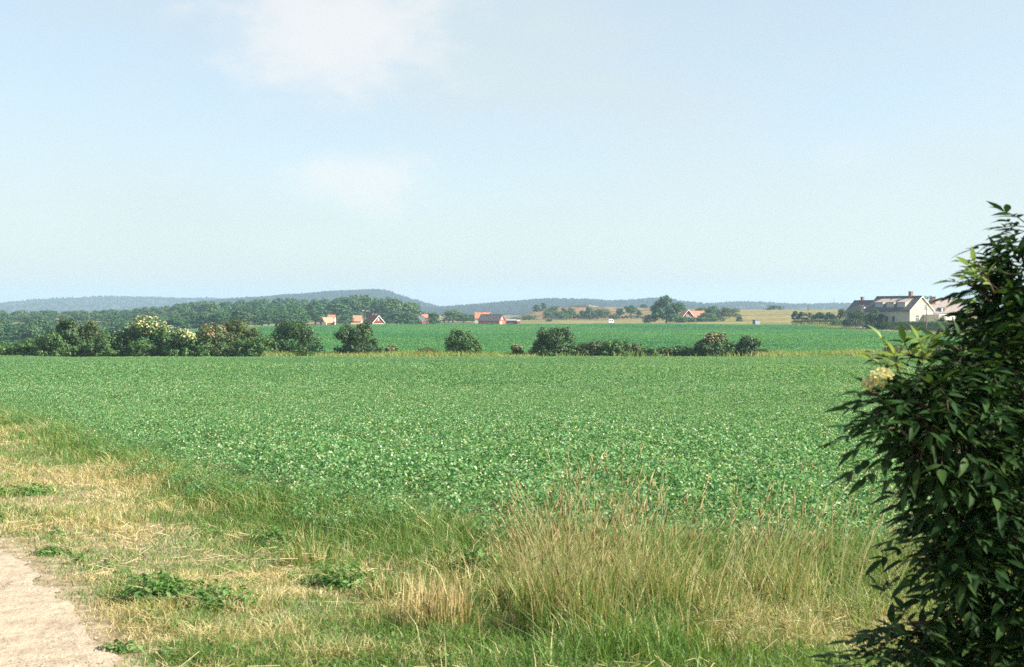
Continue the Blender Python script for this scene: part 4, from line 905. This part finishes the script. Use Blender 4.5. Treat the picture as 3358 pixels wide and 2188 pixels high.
# dark-roofed barn with red gable and a low shed at the stubble edge
Y = 640.; b = PG(1646, Y); zg = b.z; H = zr(1032, Y) - zg; eave = zr(1052, Y) - zg
h5 = house('barn', 'barn with long dark roof and bright red gable beside the stubble', (b.x, b.y, zg), math.radians(66), 6.6, 11.5, eave, H - eave - .15, 'red_board_bright', 'slate', None, .3, [(6.0, 0, .6, .9)])
window(h5, 'g', 0, eave + (H-eave)*.35, .9, .9, 6.6, 11, 'white', 'pane_pale', False)
MB().box(-1.6, -.2, -.08, -.003, -.3, 1.9).build('door', M['white'], h5)
for u in (2.6, 5.2): MB().box(-3.38, -3.303, u - .6, u + .6, .6, 1.8).build('door_panel', M['grey_metal'], h5)
b = PG(1660, 645); sh = tag(empty('shed', b), 'low red shed with grey roof attached right of the dark-roofed barn', 'shed'); zt = zr(1052, 645) - b.z
MB().box(0, 5.6, 0, 4, -.4, zt - .1).build('wall', M['falu'], sh); MB().prism([(-.3, zt - .09), (-.3, zt + .1), (4.3, zt + .9), (4.3, zt + .7)], 'x', -.2, 5.1).build('roof', M['grey_metal'], sh)
MB().box(5.61, 7.0, -.3, 3.5, -.4, zt - .3).build('porch', M['red_board_bright'], sh); MB().box(5.2, 7.1, -.4, 3.6, zt - .29, zt + .5).build('porch_top', M['white'], sh)
# distant red roof behind the barn
Y = 760.; b = PG(1606, Y); bl = PG(1558, Y); zg = b.z; H = zr(1024, Y) - zg; eave = zr(1044, Y) - zg
h6 = house('cottage', 'distant red-roofed cottage behind the dark barn, ridge across the view', (b.x, b.y + 3.5, zg), math.radians(90), 7, b.x - bl.x, eave, H - eave - .15, 'render', 'red_tile', 'white', .3, [(4.5, 0, .6, .7)])
# red barn of the village, gable to the camera
Y = 640.; b = PG(1241, Y); zg = b.z; H = zr(1035, Y) - zg; eave = zr(1058, Y) - zg; Wv = 6.6
h7 = house('barn', 'dark red barn with white-edged gable among the trees', (b.x, b.y, zg), math.radians(38), Wv, 8.6, eave, H - eave - .15, 'falu', 'dark_red_roof', 'white', .45, [(5.6, 0, .45, 1.0), (3.2, 0, .45, .9), (1.9, 0, .4, 1.0)], rext=.4)
window(h7, 'g', .0, eave + (H-eave)*.42, .7, 1.0, Wv, 8.6, 'white', 'pane_pale', False)
MB().box(-3.35, 3.35, -.06, -.003, -.5, eave - .5).build('plinth', M['render'], h7)
def roofed(name, label, px0, px1, ridge, ev, Y, wall, roof, rz=90, barge=None, base=None):
    b = PG(px1, Y); L = (px1-px0)*Y/F; H = zr(ridge, Y) - b.z; e = zr(ev, Y) - b.z
    return house(name, label, (b.x, b.y + 3, b.z), math.radians(rz), 6, L, e, max(H - e - .15, .8), wall, roof, barge, .25)
h8 = roofed('cottage', 'cottage with bright orange roof left of the two lamp posts', 1157, 1184, 1035, 1053, 690, 'render', 'orange_tile')
h9 = roofed('shed', 'small pale shed with orange roof half hidden by the ragged bush', 1151, 1172, 1060, 1067, 585, 'render', 'orange_tile')
h10 = roofed('cottage', 'orange-roofed cottage half behind the broad tree', 1074, 1096, 1033, 1047, 700, 'render', 'red_tile')
h11 = house('cottage', 'leftmost cottage with a narrow orange roof slope facing right', PG(1058, 690), math.radians(-50), 5, 6, zr(1058, 690) - PG(1058, 690).z, 2.6, 'falu', 'orange_tile', None, .3)
MB().box(4, 8.5, -3, -2.6, 0, zr(1056, 690) - PG(1058, 690).z).build('annex_wall', M['render'], h11)
h12 = house('cottage', 'dark cottage with white-edged gable right of the wood', PG(1368, 700), math.radians(-24), 6, 7, zr(1053, 700) - PG(1368, 700).z, 2.7, 'falu', 'slate', 'white', .3, cat='house')
h13 = roofed('cottage', 'peach-roofed cottage left of the lone round tree', 1384, 1404, 1031, 1050, 720, 'peach', 'orange_tile')
for h, u, z in ((h8, 2, 1.4), (h10, 2, 1.4), (h13, 1.5, 1.4), (h6, 3, 1.2), (h6, 6, 1.2)): window(h, 'l', u, z, .9, 1.1, 6 if h is not h6 else 7, 5)
window(h12, 'g', 0, 2.2, .9, 1.1, 6, 7)

# grey transformer kiosk
Y = 545.; b = PG(2480, Y); kz = zr(1049, Y) - b.z
ks = tag(empty('kiosk', b, math.radians(25)), 'small grey metal kiosk at the corner of the far crop', 'kiosk')
MB().box(-1.2, 1.2, -1, 1, -.3, kz - .2).build('body', M['grey_metal'], ks); MB().box(-1.35, 1.35, -1.15, 1.15, kz - .197, kz).build('roof', M['grey_dark'], ks)
MB().box(-1.26, -1.203, -.85, .85, .1, kz - .4).build('door', M['grey_dark'], ks)
# white caravan
def caravan(px, Y, L, label):
    b = PG(px, Y); c = tag(empty('caravan', b, math.radians(12)), label, 'caravan'); h = .45
    prof = [(-L/2, h), (L/2, h), (L/2 + .15, h + .9), (L/2 - .25, h + 1.75), (L/2 - .7, h + 2.0), (-L/2 + .6, h + 2.0), (-L/2 + .15, h + 1.7), (-L/2 - .1, h + .8)]
    MB().prism(prof, 'y', -1.0, 1.0).build('body', M['white'], c)
    for a, e in ((-L*.36, -L*.12), (L*.05, L*.34)): MB().box(a, e, -1.03, -1.003, h + .9, h + 1.5).build('window', M['pane'], c)
    for s in (-1, 1):
        mb = MB(); mb.tube([(0, s*1.0, .32), (0, s*.8, .32)], [.32, .32], 12); mb.build('wheel', M['slate'], c)
    MB().tube([(L/2, 0, h + .05), (L/2 + 1.1, 0, h - .02)], [.06, .04], 6).build('drawbar', M['grey_dark'], c)
caravan(2003, 660, 2.6, 'white caravan parked in the pale stubble below the mound')
def car(px, Y, label):
    b = PG(px, Y); c = tag(empty('parked_car', b, math.radians(8)), label, 'car')
    MB().prism([(-2.1, .35), (2.1, .35), (2.15, .75), (1.1, .9), (-1.9, .95), (-2.15, .8)], 'y', -.8, .8).build('body', M['white'], c)
    MB().prism([(-1.75, .95), (1.05, .9), (.45, 1.42), (-1.35, 1.45)], 'y', -.72, .72).build('cabin', M['white'], c)
    for a, e in ((-1.3, -.4), (-.3, .55)): MB().box(a, e, -.75, -.723, 1.0, 1.35).build('window', M['pane'], c)
    for x_ in (-1.3, 1.3):
        for s in (-1, 1): MB().tube([(x_, s*.82, .32), (x_, s*.6, .32)], [.32, .32], 12).build('wheel', M['slate'], c)
car(1450, 790, 'white car parked behind the lone round tree')

# poles and lamp posts
def pole(px, top, Y, label, lamp=False, base=None, r=.13):
    b = PG(px, Y); h = zr(top, Y) - b.z; o = tag(empty('utility_pole' if not lamp else 'lamp_post', b), label, 'pole' if not lamp else 'lamp post', 'poles along the road' if not lamp else 'lamp posts by the barn')
    MB().tube([(0, 0, -.4), (0, 0, h*.5), (0, 0, h)], [r, r*.9, r*.75], 7).build('shaft', M['pole'], o)
    if lamp:
        MB().tube([(0, 0, h - .1), (.5, 0, h + .15)], [.05, .05], 5).build('arm', M['grey_metal'], o); MB().box(.2, 1.3, -.25, .25, h + .05, h + .3).build('lamp_head', M['white'], o)
    else:
        MB().box(-.6, .6, -.06, .06, h - .45, h - .30).build('crossarm', M['pole'], o)
        for s in (-.5, .5): MB().tube([(s, 0, h - .30), (s, 0, h - .1)], [.05, .04], 6).build('insulator', M['white'], o)
pole(3038, 1010, 334, 'wooden pole by the road in front of the sunlit gable')
pole(2826, 1000, 440, 'wooden pole in front of the dark round tree by the dark-roofed house')
pole(2650, 998, 505, 'wooden pole among the small trees above the dark wall')
pole(2735, 978, 900, 'thin distant pole on the grassy skyline', r=.12)
pole(1186, 1020, 660, 'left one of the two lamp posts by the red barn', True, r=.10)
pole(1199, 1021, 655, 'right one of the two lamp posts by the red barn', True, r=.10)

# ------------------------------------------------------------------ elder bush at the right
def leaflet(seed):
    r = np.random.default_rng(seed); t = np.array([0, .12, .32, .58, .82, 1.]); wv = np.array([.03, .55, 1, .86, .42, 0])*.155; V, Fq, Ft = [], [], []
    arch = r.uniform(.14, .30); fold = r.uniform(.15, .4); cur = r.uniform(-.1, .1)
    for a, w_ in zip(t, wv):
        z = -arch*a*a; yb = cur*a*a; V += [(a, yb - w_, z + fold*w_), (a, yb, z), (a, yb + w_, z + fold*w_)]
    Fq = []
    for i in range(len(t)-1): Fq += [(3*i, 3*i+3, 3*i+4, 3*i+1), (3*i+1, 3*i+4, 3*i+5, 3*i+2)]
    return np.array(V), np.array(Fq)
LV = [leaflet(i) for i in range(4)]
def mesh_of(v, q, m): me = arr_mesh('leaf', v, [q], True); me.materials.append(m); return me
LM = [mesh_of(v, q, M['elder']) for v, q in LV]; LM_lit = [mesh_of(v, q, M['elder_lit']) for v, q in LV]  # second set carries the painted sunlit colour
eb = Vector((2.15, 4.55, 0)); eb.z = T(eb.x, eb.y)
elder = tag(empty('elder_bush', eb), 'dark elder bush with drooping leaves filling the right edge', 'bush')
blobs = [(3170, 1120, 4.2, .045), (3120, 1170, 4.1, .05), (3230, 1060, 4.25, .05), (3290, 990, 4.3, .05), (3300, 1030, 4.3, .08), (3260, 1090, 4.25, .05), (3140, 1190, 4.15, .07), (3000, 1290, 4.02, .09), (2930, 1320, 3.98, .06), (3330, 870, 4.35, .08), (3300, 990, 4.35, .11), (3060, 1460, 4.1, .11), (3000, 1620, 4.1, .06), (3050, 1900, 4.15, .07), (2940, 2150, 4.2, .08), (2960, 1530, 4.05, .05), (2980, 1800, 4.1, .06), (2930, 1450, 4.0, .07), (2900, 2040, 4.15, .05), (3350, 770, 4.35, .07), (3320, 830, 4.3, .06), (3330, 930, 4.4, .12), (3310, 905, 4.35, .07), (3300, 960, 4.3, .06), (3350, 1060, 4.5, .17), (3270, 1040, 4.35, .10), (3250, 1130, 4.25, .09), (3200, 1210, 4.2, .12),
 (3090, 1230, 4.1, .09), (3020, 1235, 4.05, .07), (2960, 1260, 4.0, .07), (2895, 1215, 4.0, .05), (2880, 1330, 3.95, .07), (2950, 1370, 4.0, .11), (2860, 1400, 3.9, .05), (3060, 1340, 4.1, .14), (3160, 1330, 4.2, .17),
 (3290, 1230, 4.35, .19), (2990, 1450, 4.05, .09), (3120, 1480, 4.15, .16), (3280, 1420, 4.3, .24), (3060, 1570, 4.15, .10), (3170, 1620, 4.2, .18), (3320, 1620, 4.3, .26), (3030, 1690, 4.15, .07), (3090, 1750, 4.15, .12),
 (3220, 1790, 4.25, .2), (3340, 1860, 4.3, .25), (3130, 1860, 4.2, .1), (3250, 1980, 4.25, .2), (3350, 2080, 4.3, .24), (3160, 2080, 4.25, .13), (3080, 2150, 4.2, .10), (2980, 2160, 4.2, .08), (2890, 2120, 4.15, .07), (2830, 2170, 4.15, .07), (2950, 2080, 4.2, .06), (2760, 2200, 4.1, .06), (3040, 1980, 4.2, .06), (3250, 2200, 4.2, .2)]
B = [(P(a + (85 if a < 3120 else 30), b, c), r) for a, b, c, r in blobs]
for q in [(1.98, 4.7, 1.55, .38), (2.1, 4.4, 1.3, .45), (2.0, 4.9, .7, .45), (2.5, 4.6, 1.9, .45), (2.6, 4.3, 1.4, .5), (2.5, 4.9, .7, .5), (3.0, 4.4, 1.9, .5), (3.05, 4.5, 1.1, .5), (2.1, 3.9, 1.5, .35), (2.2, 4.0, .8, .4), (2.7, 4.5, 2.5, .4)]:
    B.append((Vector((q[0], q[1], q[2])), q[3]))
def sprig(start, d, scale, nl, out, lit_tone=False, tw=None):
    """one pinnate elder leaf: a drooping stalk with leaflets in pairs and one at its end"""
    d = d.normalized(); side = d.cross(Vector((0, 0, 1))); side = side.normalized() if side.length > .1 else Vector((1, 0, 0)); L = .125*scale; pts = []
    for t in (0, .35, .7, 1): pts.append(start + d*L*t + Vector((0, 0, -.028*scale*t*t)))
    if tw is not None: tw.tube(pts, [.0026, .002, .0016, .001], 4)
    pairs = nl//2
    for i in range(pairs):
        t = .35 + .5*i/max(pairs-1, 1); c = start + d*L*t + Vector((0, 0, -.028*scale*t*t))
        for s in (-1, 1): out.append((c, (d*random.uniform(.5, .8) + side*s*random.uniform(.7, .95) + Vector((0, 0, random.uniform(-.38, .22)))).normalized(), scale*random.uniform(.068, .095), lit_tone))
    out.append((pts[-1], (d + Vector((0, 0, random.uniform(-.5, .1)))).normalized(), scale*random.uniform(.085, .11), lit_tone))
leaves = []; tw = MB(); random.seed(11)
for bi, (c, r) in enumerate(B):
    off = bi >= len(blobs); n = max(4, int((95 if not off else 80)*r/.25*(r/.25)**.7 * (1.25 if not off else .55)))
    for k in range(n):
        dv = Vector(rand_dirs(1)[0]); dv.y *= .9; q = c + dv*r*random.uniform(.15, .85)
        d = (dv + Vector((-.35, -.1, .05))).normalized(); d.z = d.z*.6
        if q.z < T(q.x, q.y) + .1: continue
        sprig(q, d, random.uniform(.55, .90), random.choice((5, 5, 7)), leaves, False, tw if (not off and k % 2 == 0) else None)
# the shoots that stand out of the outline
for (px, py, Y, dx, dz, sc_, lit) in [(3190, 925, 4.25, -.2, 1, .8, True), (3180, 940, 4.25, -.9, .4, .8, True), (3210, 930, 4.25, .5, .7, .8, False), (3225, 955, 4.25, -.6, -.3, .8, False), (3200, 935, 4.25, -1, .25, .8, True), (3190, 915, 4.25, -.5, .8, .7, True), (3200, 945, 4.25, .3, .9, .6, True), (3185, 945, 4.25, -1, -.15, .8, False), (3330, 840, 4.3, -1, .0, .9, False), (3350, 745, 4.3, -1, .2, .8, False),
     (3335, 790, 4.3, -1, -.05, .7, False), (2910, 1165, 4.0, -.4, .9, .7, True), (2930, 1165, 4.0, .4, .9, .7, True), (2915, 1185, 4.0, -.7, .5, .55, True), (2960, 1190, 4.0, .5, .8, .8, True), (2990, 1200, 4.02, .2, .5, .8, True), (3045, 1165, 4.05, .1, 1, .55, False), (2880, 1440, 3.9, -1, -.15, .95, False),
     (2860, 1395, 3.9, -1, .15, .8, False), (2870, 1490, 3.95, -1, -.4, 1., False), (2920, 1480, 3.95, -.8, -.5, 1., False), (3200, 1085, 4.2, -1, .05, .9, False), (3180, 1130, 4.2, -1, -.15, 1., False), (2980, 1560, 4.1, -1, -.1, .8, False), (2990, 1740, 4.1, -1, -.15, .9, False), (2965, 1790, 4.1, -1, -.2, .9, False),
     (3050, 1850, 4.1, -.9, -.4, .9, False), (2900, 1960, 4.2, -.5, .7, .8, False), (2870, 1950, 4.2, .5, .6, .6, False), (2930, 2060, 4.2, -1, .1, .9, False), (2840, 2090, 4.1, -1, .1, .8, False), (2780, 2150, 4.1, -1, .2, .8, False), (2800, 2190, 4.0, -1, .4, .9, False), (2940, 1240, 3.98, -.2, .6, .7, True), (2985, 1225, 4.0, .3, .6, .7, True), (3060, 1190, 4.05, -.4, .5, .8, True), (3290, 885, 4.3, -.4, .8, .8, False), (3250, 930, 4.3, -.8, .3, .9, True), (3225, 985, 4.25, -.9, .2, .8, True), (2890, 1215, 3.9, -.5, .5, .8, True), (2930, 1225, 3.9, -.2, .7, .8, True), (2960, 1215, 3.92, -.6, .3, .8, True), (3000, 1220, 3.95, .1, .6, .8, True), (2870, 1290, 3.88, -.8, .2, .8, False), (3020, 1180, 3.95, -.2, .6, .8, True), (3260, 950, 4.2, -.6, .5, .8, True), (3300, 900, 4.2, -.7, .3, .8, False), (2800, 1425, 3.9, -1, -.1, .8, False)]:
    p = P(px + 15, py, Y); sprig(p, Vector((dx, random.uniform(-.3, .1), dz)), sc_*.88, random.choice((5, 7)), leaves, lit, tw)
def leaf_matrix(c, d, s, roll):
    x = d; y = Vector((0, 0, 1)).cross(x); y = y.normalized() if y.length > .05 else Vector((0, 1, 0)); z = x.cross(y)
    q = Matrix((x, y, z)).transposed() @ Matrix.Rotation(roll, 3, 'X')
    return Matrix.Translation(c) @ (q*s).to_4x4()
def seen(c):
    px = CX + c.x/c.y*F; py = HZ - (c.z - EZ)/c.y*F
    return px < 3350 and py < 2180
order = sorted(range(len(leaves)), key=lambda i: (0 if seen(leaves[i][0]) else 9) + leaves[i][0].y - (1 if leaves[i][3] else 0) + .25*(CX + leaves[i][0].x/leaves[i][0].y*F - 2700)/600)
singles = set(order[:300]); acc = {False: ([], [], 0), True: ([], [], 0)}
accv = {False: [], True: []}; accf = {False: [], True: []}; cnt = {False: 0, True: 0}
for i, (c, d, s, lit) in enumerate(leaves):
    mt = leaf_matrix(c, d, s, random.uniform(-.6, .6)); v = random.randrange(4)
    if i in singles:
        o = bpy.data.objects.new('leaf', (LM_lit if lit else LM)[v]); COL.objects.link(o); o.parent = elder; o.matrix_local = Matrix.Translation(-eb) @ mt
    else:
        a = np.array(mt); vv = LV[v][0] @ a[:3, :3].T + a[:3, 3] - np.array(eb); accv[lit].append(vv); accf[lit].append(LV[v][1] + cnt[lit]); cnt[lit] += len(vv)
for lit in (False, True):
    if accv[lit]: tag(link('foliage', arr_mesh('foliage', np.concatenate(accv[lit]), [np.concatenate(accf[lit])], True), M['elder_lit' if lit else 'elder'], elder), kind='stuff')
for v in range(len(tw.v)): tw.v[v] = tuple(Vector(tw.v[v]) - eb)
tag(tw.build('leaf_stalks', M['bark'], elder), kind='stuff')
for k, (c, r) in enumerate(B):
    if k % 2: continue
    b0 = Vector((random.uniform(-.35, .35), random.uniform(-.3, .3), -.1)); e = c - eb; m = b0.lerp(e, .5) + Vector((.12, .05, .22)); st = MB()
    pts = [b0, b0.lerp(m, .6), m, m.lerp(e, .6) + Vector((0, 0, .04)), e]; st.tube(pts, [.016, .013, .010, .007, .004], 6); st.build('branch', M['bark'], elder, True)
rs = [P(3262, 965, 4.2), P(3240, 920, 4.2), P(3222, 885, 4.2), P(3205, 858, 4.2), P(3190, 849, 4.2)]
MB().tube([p - eb for p in rs], [.0034, .003, .0026, .002, .0012], 6).build('bare_twig', surf_mat('red_twig', (.09, .05, .04), (.14, .075, .06), 20), elder, True)
tws = [P(3290, 1040, 4.28), P(3250, 990, 4.26), P(3215, 955, 4.25), P(3190, 928, 4.25)]
MB().tube([p - eb for p in tws], [.006, .005, .004, .0025], 6).build('branch', M['bark'], elder, True)
def umbel(px, py, Y, rad):
    c = P(px, py, Y) - eb; r = np.random.default_rng(int(px)); n = 190; a = r.uniform(0, 6.28, n); q = rad*np.sqrt(r.random(n))
    p = np.stack([q*np.cos(a), q*np.sin(a)*.9, .35*rad*(1-(q/rad)**2) + r.normal(0, .003, n)], 1)
    V, Fa = leaf_faces(p, norm(rand_dirs(n, r)*.6 + np.array([0, -.2, 1])), np.full(n, .011), .9, r, .1)
    o = link('flower_head', arr_mesh('flower_head', V, [Fa]), M['umbel'], elder); o.location = c; o.rotation_euler = (.35, -.25, 0)
    mb = MB()
    for k in range(8): t = k*.785; mb.tube([(0, 0, -rad*1.1), (rad*.6*math.cos(t), rad*.6*math.sin(t), 0)], [.0018, .001], 4)
    mb.build('stalks', M['culm'], o)
for u_ in ((2890, 1232, 3.82, .038), (2852, 1258, 3.82, .024)): umbel(*u_)

# ------------------------------------------------------------------ haze: the summer air
m, nd, lk = mat_new('haze'); pv = N(nd, 'ShaderNodeVolumePrincipled'); pv.inputs['Color'].default_value = (.52, .74, 1.0, 1); pv.inputs['Density'].default_value = .00017; pv.inputs['Anisotropy'].default_value = .15
o = N(nd, 'ShaderNodeOutputMaterial'); lk.new(pv.outputs[0], o.inputs['Volume'])
tag(MB().box(-9300, 9300, -300, 6700, -60, 95).build('haze', m), 'thin blue summer haze over the whole valley', 'haze', kind='stuff')
